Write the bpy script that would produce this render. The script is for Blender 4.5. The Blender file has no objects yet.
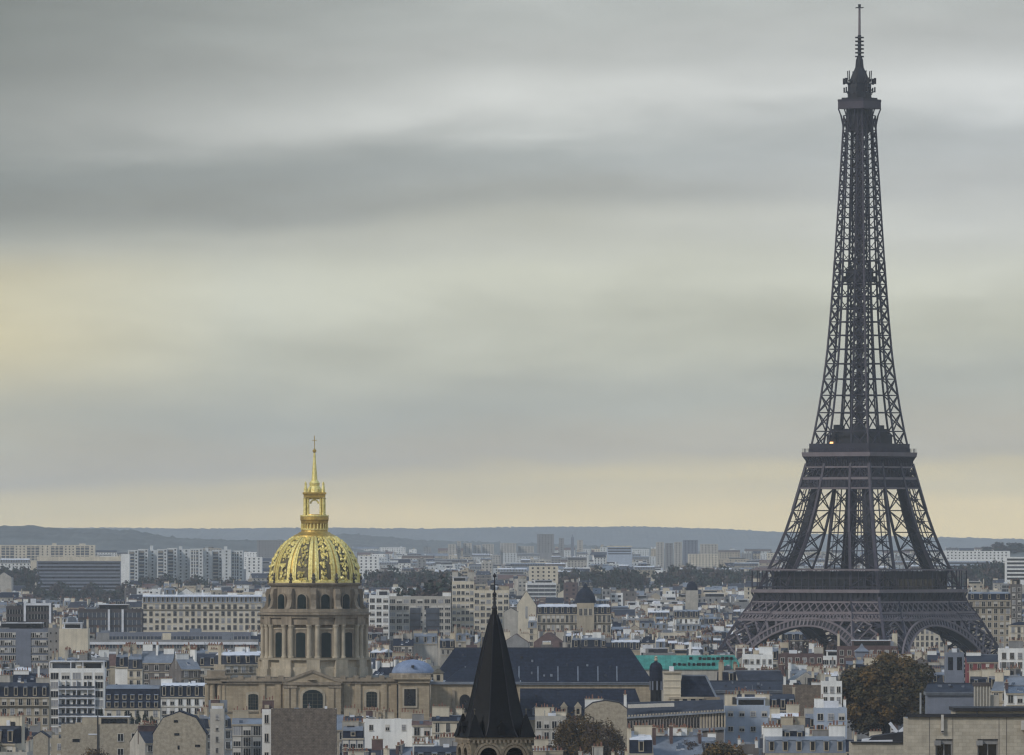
import bpy, math, random
import numpy as np
from mathutils import Vector, Matrix

# ------------------------------------------------------------------ camera, sky, sun, exposure
S = bpy.context.scene
COL = S.collection
F = 8780.0            # focal length in picture widths of 1024
HC = 69.0             # height of the viewing platform
HY = 553.0            # row of the true horizon
R = math.radians
cam_d = bpy.data.cameras.new("camera")
cam_d.sensor_width = 36.0
cam_d.lens = F * 36.0 / 1024.0
cam_d.shift_y = (HY - 377.5) / 1024.0
cam_d.clip_start = 1.0
cam_d.clip_end = 80000.0
cam = bpy.data.objects.new("camera", cam_d)
cam.location = (0, 0, HC)
cam.rotation_euler = (R(90), 0, 0)
COL.objects.link(cam)
S.camera = cam
S.render.resolution_x, S.render.resolution_y = 1024, 755
S.view_settings.view_transform = 'Standard'
S.view_settings.look = 'None'
S.view_settings.exposure = 0.45
S.view_settings.gamma = 1.0
S.view_settings.use_curve_mapping = False
S.render.engine = 'CYCLES'
S.cycles.use_denoising = True
S.cycles.filter_width = 1.3
S.cycles.max_bounces = 5
S.cycles.diffuse_bounces = 3
S.cycles.glossy_bounces = 3
S.cycles.volume_bounces = 1
S.cycles.transparent_max_bounces = 6
S.cycles.sample_clamp_indirect = 4.0

SUN_EL, SUN_AZ = 34.0, 232.0      # compass style: 0 = straight ahead (+Y), 90 = right; light from behind and to the left
sun_d = bpy.data.lights.new("sun", 'SUN')
sun_d.energy = 1.5
sun_d.angle = R(10)
sun_d.color = (1.0, 0.96, 0.9)
sun = bpy.data.objects.new("sun", sun_d)
sdir = Vector((math.sin(R(SUN_AZ)) * math.cos(R(SUN_EL)), math.cos(R(SUN_AZ)) * math.cos(R(SUN_EL)), math.sin(R(SUN_EL))))
sun.rotation_euler = sdir.to_track_quat('Z', 'Y').to_euler()
COL.objects.link(sun)


def srgb(r, g, b):
    f = lambda c: (c / 12.92 if c <= 0.04045 else ((c + 0.055) / 1.055) ** 2.4)
    return (f(r / 255), f(g / 255), f(b / 255), 1.0)


W = bpy.data.worlds.new("World")
S.world = W
W.use_nodes = True
nt = W.node_tree
nt.nodes.clear()
N = lambda t, **k: _n(nt, t, **k)


def _n(tree, t, **k):
    n = tree.nodes.new(t)
    for a, b in k.items():
        setattr(n, a, b)
    return n


def math_n(tree, op, a, b=None, c=None, clamp=False):
    n = tree.nodes.new('ShaderNodeMath')
    n.operation = op
    n.use_clamp = clamp
    for i, v in enumerate((a, b, c)):
        if v is None:
            continue
        if hasattr(v, 'links') or hasattr(v, 'is_linked'):
            tree.links.new(v, n.inputs[i])
        else:
            n.inputs[i].default_value = v
    return n.outputs[0]


def ramp_n(tree, fac, stops, interp='EASE'):
    n = tree.nodes.new('ShaderNodeValToRGB')
    cr = n.color_ramp
    cr.interpolation = interp
    while len(cr.elements) > 1:
        cr.elements.remove(cr.elements[-1])
    cr.elements[0].position, cr.elements[0].color = stops[0]
    for p, c in stops[1:]:
        e = cr.elements.new(p)
        e.color = c
    tree.links.new(fac, n.inputs[0])
    return n.outputs[0]


def mix_n(tree, fac, a, b, blend='MIX'):
    n = tree.nodes.new('ShaderNodeMix')
    n.data_type = 'RGBA'
    n.blend_type = blend
    for sock, v in ((n.inputs[0], fac), (n.inputs[6], a), (n.inputs[7], b)):
        if hasattr(v, 'is_linked'):
            tree.links.new(v, sock)
        else:
            sock.default_value = v
    return n.outputs[2]


def noise_n(tree, vec, scale, detail=4.0, rough=0.55, dist=0.0):
    n = tree.nodes.new('ShaderNodeTexNoise')
    n.inputs['Scale'].default_value = scale
    n.inputs['Detail'].default_value = detail
    n.inputs['Roughness'].default_value = rough
    n.inputs['Distortion'].default_value = dist
    tree.links.new(vec, n.inputs['Vector'])
    return n.outputs['Fac']


def sky():
    t = nt
    tc = t.nodes.new('ShaderNodeTexCoord')
    sep = t.nodes.new('ShaderNodeSeparateXYZ')
    t.links.new(tc.outputs['Generated'], sep.inputs[0])
    x, y, z = sep.outputs
    az = math_n(t, 'ARCTAN2', x, y)
    # layers of stratus: soft noise drawn out along the horizon
    def coords(sx, sz, off=0.0):
        c = t.nodes.new('ShaderNodeCombineXYZ')
        t.links.new(math_n(t, 'MULTIPLY', az, sx), c.inputs[0])
        t.links.new(math_n(t, 'MULTIPLY', z, sz), c.inputs[1])
        c.inputs[2].default_value = off
        return c.outputs[0]
    n1 = noise_n(t, coords(16, 70, 3.1), 1.0, 2.0, 0.45, 0.2)
    n2 = noise_n(t, coords(40, 170, 8.7), 1.0, 3.0, 0.5, 0.25)
    n3 = noise_n(t, coords(14, 60, 21.3), 1.0, 2.0, 0.5)
    tilt = math_n(t, 'MULTIPLY', az, -0.035)
    e = math_n(t, 'ADD', z, tilt)
    e = math_n(t, 'ADD', e, math_n(t, 'MULTIPLY', math_n(t, 'SUBTRACT', n1, 0.5), 0.009))
    e = math_n(t, 'ADD', e, math_n(t, 'MULTIPLY', math_n(t, 'SUBTRACT', n2, 0.5), 0.006))
    fac = math_n(t, 'DIVIDE', e, 0.07, clamp=True)
    row = lambda yy: max(0.0, (HY - yy) / F / 0.07)
    low = ramp_n(t, fac, [
        (0.0, srgb(242, 219, 156)), (row(520), srgb(238, 216, 156)), (row(488), srgb(213, 198, 151)),
        (row(450), srgb(170, 165, 149)), (row(400), srgb(160, 163, 155)), (row(345), srgb(170, 172, 160)),
        (row(285), srgb(184, 186, 174)), (row(240), srgb(170, 172, 165)), (row(205), srgb(146, 149, 147)),
        (row(160), srgb(147, 152, 153)), (row(105), srgb(184, 187, 187)), (row(55), srgb(163, 166, 166)),
        (row(0), srgb(160, 164, 164)), (1.0, srgb(172, 175, 175))])
    # yellowish break in the cloud low on the south side, greyer streaks, brighter north side
    a01 = math_n(t, 'DIVIDE', math_n(t, 'ADD', az, 0.0583), 0.1166, clamp=True)
    warm = math_n(t, 'MULTIPLY', math_n(t, 'SUBTRACT', 1.0, math_n(t, 'MULTIPLY', a01, 4.2, clamp=True)),
                  ramp_n(t, math_n(t, 'DIVIDE', z, 0.07, clamp=True), [(row(527), (.3, .3, .3, 1)), (row(420), (.35, .35, .35, 1)), (row(340), (1, 1, 1, 1)), (row(280), (.8, .8, .8, 1)), (row(235), (0, 0, 0, 1))]))
    low = mix_n(t, math_n(t, 'MULTIPLY', warm, 0.55), low, srgb(196, 181, 134))
    low = mix_n(t, 1.0, low, (1.0, 0.985, 0.945, 1), 'MULTIPLY')
    dark = math_n(t, 'MULTIPLY', math_n(t, 'SUBTRACT', 1.0, math_n(t, 'MULTIPLY', a01, 2.0, clamp=True)),
                  ramp_n(t, math_n(t, 'DIVIDE', z, 0.07, clamp=True), [(row(290), (0, 0, 0, 1)), (row(190), (.75, .75, .75, 1)), (row(0), (1, 1, 1, 1))]))
    low = mix_n(t, math_n(t, 'MULTIPLY', dark, 0.72), low, srgb(92, 96, 92))
    lite = math_n(t, 'MULTIPLY', math_n(t, 'MULTIPLY_ADD', a01, 2.4, -1.3, clamp=True),
                  ramp_n(t, math_n(t, 'DIVIDE', z, 0.07, clamp=True), [(row(330), (0, 0, 0, 1)), (row(200), (.7, .7, .7, 1)), (row(90), (.6, .6, .6, 1)), (row(0), (.2, .2, .2, 1))]))
    low = mix_n(t, math_n(t, 'MULTIPLY', lite, 0.5), low, srgb(196, 199, 202))
    streak = math_n(t, 'MULTIPLY_ADD', n2, 0.36, 0.82)
    broad = math_n(t, 'MULTIPLY_ADD', n3, 0.36, 0.82)
    n4 = noise_n(t, coords(110, 380, 41.7), 1.0, 4.0, 0.6, 0.3)
    m = math_n(t, 'MULTIPLY', math_n(t, 'MULTIPLY', streak, broad), math_n(t, 'MULTIPLY_ADD', n4, 0.12, 0.94))
    low = mix_n(t, 1.0, low, m, 'MULTIPLY')
    # the overcast gets brighter towards the zenith
    up = math_n(t, 'MULTIPLY_ADD', math_n(t, 'MAXIMUM', math_n(t, 'SUBTRACT', z, 0.07), 0.0), SKY_UP, 1.0)
    low = mix_n(t, 1.0, low, up, 'MULTIPLY')
    low = mix_n(t, math_n(t, 'MULTIPLY', math_n(t, 'SUBTRACT', z, 0.06), 2.5, clamp=True), low, mix_n(t, 1.0, low, (0.70, 0.94, 1.36, 1), 'MULTIPLY'))
    cloud = mix_n(t, 1.0, low, (SKY_K, SKY_K, SKY_K, 1), 'MULTIPLY')
    ns = t.nodes.new('ShaderNodeTexSky')
    ns.sky_type = 'NISHITA'
    ns.sun_disc = False
    ns.sun_elevation = R(SUN_EL)
    ns.sun_rotation = R(SUN_AZ)
    ns.altitude = 100
    col = mix_n(t, 0.95, ns.outputs[0], cloud)
    bg = t.nodes.new('ShaderNodeBackground')
    bg.inputs['Strength'].default_value = 0.1
    t.links.new(col, bg.inputs['Color'])
    out = t.nodes.new('ShaderNodeOutputWorld')
    t.links.new(bg.outputs[0], out.inputs['Surface'])


SKY_UP = 0.0
SKY_K = 9.6
HAZE = 2.9e-5
sky()

# ------------------------------------------------------------------ helpers
X = lambda px, d: (px - 512.0) * d / F
Z = lambda py, d: HC - (py - HY) * d / F
PX = lambda x, d: 512.0 + x * F / d
PY = lambda z, d: HY + (HC - z) * F / d


def terrain(d):
    return float(np.interp(d, (0, 3600, 5200, 7000, 9000, 12000, 14800, 45000), (0, 0, 5, 12, 20, 35, 51, 51)))


class MB:
    """collects faces; build() links them as ONE mesh object"""
    def __init__(self):
        self.v, self.f, self.m = [], [], []

    def quad(self, a, b, c, d, m=0):
        n = len(self.v)
        self.v += [tuple(a), tuple(b), tuple(c), tuple(d)]
        self.f.append((n, n + 1, n + 2, n + 3)); self.m.append(m)

    def tri(self, a, b, c, m=0):
        n = len(self.v)
        self.v += [tuple(a), tuple(b), tuple(c)]
        self.f.append((n, n + 1, n + 2)); self.m.append(m)

    def hexa(self, p, m=0, mt=None, bottom=True):
        """p: 4 bottom points then 4 top points, counter-clockwise seen from above"""
        n = len(self.v)
        self.v += [tuple(q) for q in p]
        fs = [(0, 1, 5, 4), (1, 2, 6, 5), (2, 3, 7, 6), (3, 0, 4, 7)]
        for q in fs:
            self.f.append(tuple(n + i for i in q)); self.m.append(m)
        self.f.append((n + 4, n + 5, n + 6, n + 7)); self.m.append(m if mt is None else mt)
        if bottom:
            self.f.append((n + 3, n + 2, n + 1, n)); self.m.append(m)

    def box(self, x0, x1, y0, y1, z0, z1, m=0, mt=None):
        self.hexa([(x0, y0, z0), (x1, y0, z0), (x1, y1, z0), (x0, y1, z0), (x0, y0, z1), (x1, y0, z1), (x1, y1, z1), (x0, y1, z1)], m, mt)

    def frustum(self, x0, x1, y0, y1, z0, X0, X1, Y0, Y1, z1, m=0, mt=None):
        self.hexa([(x0, y0, z0), (x1, y0, z0), (x1, y1, z0), (x0, y1, z0), (X0, Y0, z1), (X1, Y0, z1), (X1, Y1, z1), (X0, Y1, z1)], m, mt)

    def beam(self, p, q, t, t2=None, m=0):
        p, q = Vector(p), Vector(q)
        d = q - p
        L = d.length
        if L < 1e-6:
            return
        d /= L
        up = Vector((0, 0, 1)) if abs(d.z) < 0.95 else Vector((1, 0, 0))
        a = d.cross(up).normalized()
        b = a.cross(d)
        a = a * (t * .5); b = b * ((t2 or t) * .5)
        n = len(self.v)
        for c in (p, q):
            for s in (-a - b, a - b, a + b, -a + b):
                self.v.append(tuple(c + s))
        for q4 in ((0, 1, 5, 4), (1, 2, 6, 5), (2, 3, 7, 6), (3, 0, 4, 7), (3, 2, 1, 0), (4, 5, 6, 7)):
            self.f.append(tuple(n + i for i in q4)); self.m.append(m)

    def lathe(self, prof, seg=24, m=0, c=(0, 0), a0=0.0, cap=True):
        """prof: [(r, z)] from bottom to top"""
        n = len(self.v)
        for r, z in prof:
            for k in range(seg):
                a = a0 + 2 * math.pi * k / seg
                self.v.append((c[0] + r * math.cos(a), c[1] + r * math.sin(a), z))
        for i in range(len(prof) - 1):
            for k in range(seg):
                k2 = (k + 1) % seg
                self.f.append((n + i * seg + k, n + i * seg + k2, n + (i + 1) * seg + k2, n + (i + 1) * seg + k)); self.m.append(m)
        if cap:
            self.f.append(tuple(n + (len(prof) - 1) * seg + k for k in range(seg))); self.m.append(m)
            self.f.append(tuple(n + seg - 1 - k for k in range(seg))); self.m.append(m)

    def poly(self, pts, y0, y1, m=0, ms=None):
        """outline in x,z (counter-clockwise seen from -y) given thickness y0..y1"""
        n = len(self.v); k = len(pts)
        self.v += [(p[0], y0, p[1]) for p in pts] + [(p[0], y1, p[1]) for p in pts]
        self.f.append(tuple(n + i for i in range(k))); self.m.append(m)
        self.f.append(tuple(n + k + i for i in reversed(range(k)))); self.m.append(m)
        for i in range(k):
            j = (i + 1) % k
            self.f.append((n + j, n + i, n + k + i, n + k + j)); self.m.append(m if ms is None else ms)

    def move(self, M, start=0):
        for i in range(start, len(self.v)):
            self.v[i] = tuple(M @ Vector(self.v[i]))

    def mesh(self, name, mats, smooth=False):
        me = bpy.data.meshes.new(name)
        me.from_pydata(self.v, [], self.f)
        for mm in mats:
            me.materials.append(mm)
        if len(mats) > 1:
            me.polygons.foreach_set('material_index', self.m)
        if smooth:
            me.polygons.foreach_set('use_smooth', [True] * len(me.polygons))
        me.update()
        return me

    def build(self, name, mats, parent=None, loc=(0, 0, 0), rz=0.0, smooth=False):
        if not isinstance(mats, (list, tuple)):
            mats = [mats]
        return link(name, self.mesh(name, mats, smooth), parent, loc, rz)


def link(name, me, parent=None, loc=(0, 0, 0), rz=0.0):
    o = bpy.data.objects.new(name, me)
    o.location = loc
    o.rotation_euler = (0, 0, rz)
    if parent is not None:
        o.parent = parent
    COL.objects.link(o)
    return o


LABELS = set()


def tag(o, label, cat, group=None):
    o['label'] = label
    o['category'] = cat
    if group:
        o['group'] = group
    LABELS.add(label.lower())
    return o


def thing(name, label, cat, loc=(0, 0, 0), rz=0.0, group=None):
    o = bpy.data.objects.new(name, None)
    o.empty_display_size = 2.0
    o.location = loc
    o.rotation_euler = (0, 0, rz)
    COL.objects.link(o)
    return tag(o, label, cat, group)


def mat(name, col, rough=0.8, var=0.25, scale=0.35, metal=0.0, streak=0.0, bump=0.0, spec=0.3, col2=None, brick=None):
    """procedural surface: base colour broken up by noise in world metres, optional rain streaks and courses"""
    m = bpy.data.materials.new(name)
    m.use_nodes = True
    t = m.node_tree
    b = t.nodes['Principled BSDF']
    b.inputs['Roughness'].default_value = rough
    b.inputs['Metallic'].default_value = metal
    b.inputs['Specular IOR Level'].default_value = spec
    g = t.nodes.new('ShaderNodeNewGeometry')
    pos = g.outputs['Position']
    c = (*col, 1.0)
    hi = (*(min(1, v * (1 + var)) for v in col), 1.0) if col2 is None else (*col2, 1.0)
    lo = (*(v * (1 - var) for v in col), 1.0)
    n = noise_n(t, pos, scale, 5.0, 0.65)
    out = ramp_n(t, n, [(0.28, lo), (0.5, c), (0.72, hi)], 'LINEAR')
    if streak:
        mp = t.nodes.new('ShaderNodeMapping')
        mp.inputs['Scale'].default_value = (1.1, 1.1, 0.07)
        t.links.new(pos, mp.inputs[0])
        s = noise_n(t, mp.outputs[0], 1.0, 3.0, 0.6)
        out = mix_n(t, math_n(t, 'MULTIPLY', math_n(t, 'MULTIPLY_ADD', s, 3.0, -1.2, clamp=True), streak), out, (*(v * 0.5 for v in col), 1.0))
    if brick:
        tc = t.nodes.new('ShaderNodeTexCoord')
        mp = t.nodes.new('ShaderNodeMapping')
        mp.inputs['Rotation'].default_value = (R(90), 0, 0)
        t.links.new(tc.outputs['Object'], mp.inputs[0])
        br = t.nodes.new('ShaderNodeTexBrick')
        br.inputs['Scale'].default_value = 1.0
        br.inputs['Brick Width'].default_value = brick[0]
        br.inputs['Row Height'].default_value = brick[1]
        br.inputs['Mortar Size'].default_value = brick[2]
        br.inputs['Mortar Smooth'].default_value = 0.3
        br.inputs['Color1'].default_value = (1, 1, 1, 1)
        br.inputs['Color2'].default_value = (0.84, 0.83, 0.82, 1)
        br.inputs['Mortar'].default_value = (brick[3],) * 3 + (1,)
        t.links.new(mp.outputs[0], br.inputs['Vector'])
        out = mix_n(t, 1.0, out, br.outputs['Color'], 'MULTIPLY')
    t.links.new(out, b.inputs['Base Color'])
    if bump:
        bm = t.nodes.new('ShaderNodeBump')
        bm.inputs['Strength'].default_value = bump
        bm.inputs['Distance'].default_value = 0.3
        t.links.new(noise_n(t, pos, scale * 6, 4.0), bm.inputs['Height'])
        t.links.new(bm.outputs[0], b.inputs['Normal'])
    return m


M = dict(
    iron_mid=mat('half_lit_iron_paint', (0.054, 0.046, 0.060), 0.55, 0.25, 0.2),  # paler copy of the tower iron, light on its edges put into the colour
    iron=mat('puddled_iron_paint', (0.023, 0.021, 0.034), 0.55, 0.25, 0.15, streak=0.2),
    iron_pale=mat('sunlit_iron_paint', (0.165, 0.14, 0.15), 0.5, 0.2, 0.2),  # lit copy of the same iron, sun on lattice and arches painted in
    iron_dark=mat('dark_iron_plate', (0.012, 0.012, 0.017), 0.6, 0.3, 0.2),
    gold=mat('gilding', (0.88, 0.73, 0.26), 0.45, 0.35, 1.6, metal=0.55, col2=(0.97, 0.9, 0.5), bump=0.5),
    gold_dull=mat('dull_gilding', (0.50, 0.34, 0.09), 0.5, 0.3, 1.2, metal=0.7),
    lead=mat('dark_lead_sheet', (0.09, 0.078, 0.055), 0.6, 0.4, 0.8, streak=0.3),
    stone=mat('weathered_limestone', (0.27, 0.222, 0.165), 0.9, 0.4, 0.25, streak=0.6, bump=0.2),
    stone_warm=mat('warm_limestone', (0.40, 0.325, 0.225), 0.9, 0.25, 0.2, streak=0.45, brick=(1.4, 0.6, 0.04, 0.8)),
    stone_pale=mat('pale_limestone', (0.42, 0.36, 0.27), 0.9, 0.25, 0.3, streak=0.5),
    ashlar=mat('grey_ashlar_blocks', (0.47, 0.42, 0.335), 0.9, 0.18, 0.5, streak=0.2, bump=0.15, brick=(1.25, 0.62, 0.035, 0.72)),
    rubble=mat('rough_rubble_stone', (0.185, 0.15, 0.118), 0.95, 0.5, 0.9, bump=0.6, streak=0.35, brick=(0.9, 0.42, 0.07, 0.66)),
    rubble_pale=mat('pale_rubble_stone', (0.36, 0.31, 0.235), 0.95, 0.35, 1.1, bump=0.4, streak=0.2),
    slate=mat('blue_slate', (0.017, 0.023, 0.041), 0.8, 0.6, 0.9, streak=0.5, spec=0.12, brick=(2.6, 1.0, 0.07, 0.6)),
    slate_dark=mat('black_slate', (0.0045, 0.0048, 0.006), 0.65, 0.6, 1.6, streak=0.4, spec=0.2),
    zinc=mat('zinc_sheet', (0.17, 0.19, 0.225), 0.4, 0.3, 0.3, streak=0.35, spec=0.5),
    zinc_dark=mat('old_zinc_sheet', (0.038, 0.044, 0.060), 0.7, 0.4, 0.4, streak=0.45, spec=0.15),
    tile=mat('red_roof_tile', (0.11, 0.065, 0.055), 0.85, 0.4, 0.6),
    brick=mat('brown_red_brick', (0.105, 0.068, 0.064), 0.9, 0.35, 0.6),
    copper=mat('green_copper', (0.052, 0.25, 0.21), 0.6, 0.3, 0.3, streak=0.4, col2=(0.095, 0.36, 0.30), brick=(1.8, 5.0, 0.09, 0.7)),
    cream=mat('cream_render', (0.60, 0.53, 0.41), 0.9, 0.2, 0.15, streak=0.35),
    ochre=mat('ochre_render', (0.40, 0.34, 0.25), 0.9, 0.22, 0.15, streak=0.4),
    white=mat('white_render', (0.76, 0.75, 0.72), 0.85, 0.12, 0.2, streak=0.3),
    greyw=mat('grey_render', (0.24, 0.235, 0.23), 0.9, 0.25, 0.2, streak=0.4),
    beige=mat('beige_render', (0.42, 0.39, 0.34), 0.9, 0.25, 0.2, streak=0.45),
    dun=mat('sooty_render', (0.15, 0.135, 0.125), 0.9, 0.35, 0.25, streak=0.5),
    bluegrey=mat('blue_grey_cladding', (0.17, 0.185, 0.225), 0.7, 0.2, 0.2, streak=0.2),
    palblue=mat('pale_blue_cladding', (0.38, 0.43, 0.51), 0.6, 0.15, 0.2, streak=0.25),
    darkwall=mat('dark_brown_render', (0.075, 0.066, 0.066), 0.85, 0.35, 0.25, streak=0.3),
    glass=mat('dark_window_glass', (0.009, 0.011, 0.015), 0.15, 0.5, 0.4, spec=0.35),
    glass_blue=mat('blue_window_glass', (0.05, 0.062, 0.085), 0.15, 0.4, 0.4, spec=0.6),
    green_glass=mat('green_shutter_glass', (0.006, 0.014, 0.014), 0.5, 0.4, 0.8, spec=0.2),
    frame=mat('pale_window_frame', (0.52, 0.49, 0.44), 0.7, 0.15, 0.6),
    pot=mat('terracotta_pot', (0.2, 0.1, 0.07), 0.85, 0.3, 1.0),
    gravel=mat('roof_gravel', (0.2, 0.195, 0.19), 0.95, 0.35, 0.5),
    roofwhite=mat('pale_roof_and_glare', (0.62, 0.63, 0.66), 0.7, 0.2, 0.3),  # white terraces and fittings; on zinc tops the bright light is painted in
    tar=mat('roof_felt', (0.03, 0.03, 0.034), 0.85, 0.4, 0.4),
    steel=mat('galvanised_steel', (0.35, 0.36, 0.38), 0.4, 0.2, 1.0, metal=0.4),
    ground=mat('city_ground', (0.06, 0.058, 0.06), 0.95, 0.4, 0.02),
    forest=mat('wooded_hillside', (0.11, 0.115, 0.105), 0.95, 0.5, 0.012),
    bark=mat('bark', (0.045, 0.036, 0.028), 0.95, 0.3, 1.0),
    leaf_a=mat('autumn_leaves_brown', (0.09, 0.055, 0.016), 0.8, 0.5, 0.25),
    leaf_b=mat('autumn_leaves_olive', (0.048, 0.038, 0.013), 0.8, 0.5, 0.25),
    leaf_c=mat('autumn_leaves_ochre', (0.125, 0.075, 0.02), 0.8, 0.4, 0.25),
    leaf_d=mat('dark_green_leaves', (0.022, 0.034, 0.022), 0.8, 0.4, 0.2),
    twig=mat('bare_twigs', (0.07, 0.052, 0.045), 0.9, 0.35, 0.4),
    shutter=mat('grey_shutter', (0.26, 0.26, 0.27), 0.8, 0.3, 0.5),
    palegrey=mat('pale_grey_concrete', (0.55, 0.56, 0.55), 0.85, 0.15, 0.2, streak=0.3),
    dome_lead=mat('gilt_stained_lead', (0.15, 0.125, 0.07), 0.6, 0.4, 0.9, streak=0.3, metal=0.2),
    dome_zinc=mat('blue_grey_lead_sheet', (0.2, 0.25, 0.36), 0.6, 0.25, 0.5, streak=0.35),
    red=mat('dark_red_paint', (0.2, 0.05, 0.055), 0.7, 0.25, 0.4),
)
lamp_m = bpy.data.materials.new('lit_lamp')
lamp_m.use_nodes = True
lb = lamp_m.node_tree.nodes['Principled BSDF']
lb.inputs['Emission Color'].default_value = (1.0, 0.45, 0.12, 1)
lb.inputs['Emission Strength'].default_value = 2.2
M['lamp'] = lamp_m

# ------------------------------------------------------------------ ground, hills, haze
def ground():
    mb = MB()
    ds = [-400, 1000, 2000, 3600, 5200, 7000, 9000, 12000, 14800, 20000, 45000]
    for a, b in zip(ds[:-1], ds[1:]):
        mb.quad((-9000, a, terrain(a)), (9000, a, terrain(a)), (9000, b, terrain(b)), (-9000, b, terrain(b)))
    o = mb.build('ground', M['ground'])
    o['kind'] = 'structure'


def hill(name, d, prof, thick, seed, amp):
    """a wooded ridge: prof = [(column, row of the crest)], built as a rounded upland thick metres deep"""
    rs = np.random.RandomState(seed)
    cols = np.array([p[0] for p in prof], float)
    rows = np.array([p[1] for p in prof], float)
    step = 5.0
    xs = np.arange(X(-420, d), X(1440, d), step)
    crest = HC - (np.interp(512 + xs * F / d, cols, rows) - HY) * d / F
    n = len(xs)
    rough = np.convolve(rs.normal(size=n + 40), np.ones(3) / 3, 'same')[20:-20] * amp
    slow = np.convolve(rs.normal(size=n + 200), np.hanning(101) / 50, 'same')[100:-100] * amp * .9
    crest = crest + slow * .4
    ts = [-1, -.9, -.8, -.7, -.6, -.5, -.42, -.34, -.27, -.2, -.14, -.08, 0, .12, .4, .7, 1.0]
    v, f = [], []
    for t in ts:
        k = max(0.0, 1 - t * t) ** 0.6
        for i in range(n):
            rr = rs.normal() * amp * .55
            v.append((xs[i], d + t * thick, 20 + max(0.0, crest[i] - 20) * k + (rr if abs(t) < .99 else 0) * (k if crest[i] > 35 else 0)))
    for j in range(len(ts) - 1):
        for i in range(n - 1):
            f.append((j * n + i, j * n + i + 1, (j + 1) * n + i + 1, (j + 1) * n + i))
    me = bpy.data.meshes.new(name)
    me.from_pydata(v, [], f)
    me.materials.append(M['forest'])
    me.polygons.foreach_set('use_smooth', [True] * len(me.polygons))
    o = link(name, me)
    o['kind'] = 'structure'


def haze():
    mb = MB()
    mb.box(-6500, 6500, -300, 35500, -3.0, 345.0)
    m = bpy.data.materials.new('haze_air')
    m.use_nodes = True
    t = m.node_tree
    t.nodes.clear()
    pv = t.nodes.new('ShaderNodeVolumePrincipled')
    pv.inputs['Color'].default_value = (0.88, 0.94, 1.0, 1)
    pv.inputs['Density'].default_value = HAZE
    pv.inputs['Anisotropy'].default_value = 0.0
    out = t.nodes.new('ShaderNodeOutputMaterial')
    t.links.new(pv.outputs[0], out.inputs['Volume'])
    o = mb.build('haze', m)
    o['kind'] = 'stuff'


ground()
hill('hills', 11700, [(-400, 700), (900, 640), (930, 568), (965, 556), (1000, 552), (1060, 550), (1400, 552)], 500, 21, 1.5)
hill('hills', 31000, [(-400, 530), (0, 529), (100, 528), (200, 529), (330, 528), (430, 529), (520, 527), (640, 527), (720, 529), (790, 533), (900, 537), (960, 538), (1024, 540), (1400, 545)], 2500, 3, 3.4)
hill('hills', 19000, [(-400, 552), (250, 550), (300, 542), (345, 534), (390, 538), (430, 541), (500, 543), (600, 546), (700, 552), (840, 557), (1400, 557)], 1500, 5, 3.0)
hill('hills', 15000, [(-400, 526), (0, 527), (30, 526), (60, 529), (100, 530), (135, 531), (165, 537), (210, 540), (260, 541), (320, 545), (380, 552), (450, 560), (1400, 562)], 1000, 8, 2.6)
haze()
# ------------------------------------------------------------------ the iron lattice tower
TD = 4035.0
TX = X(859.5, TD)


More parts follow.
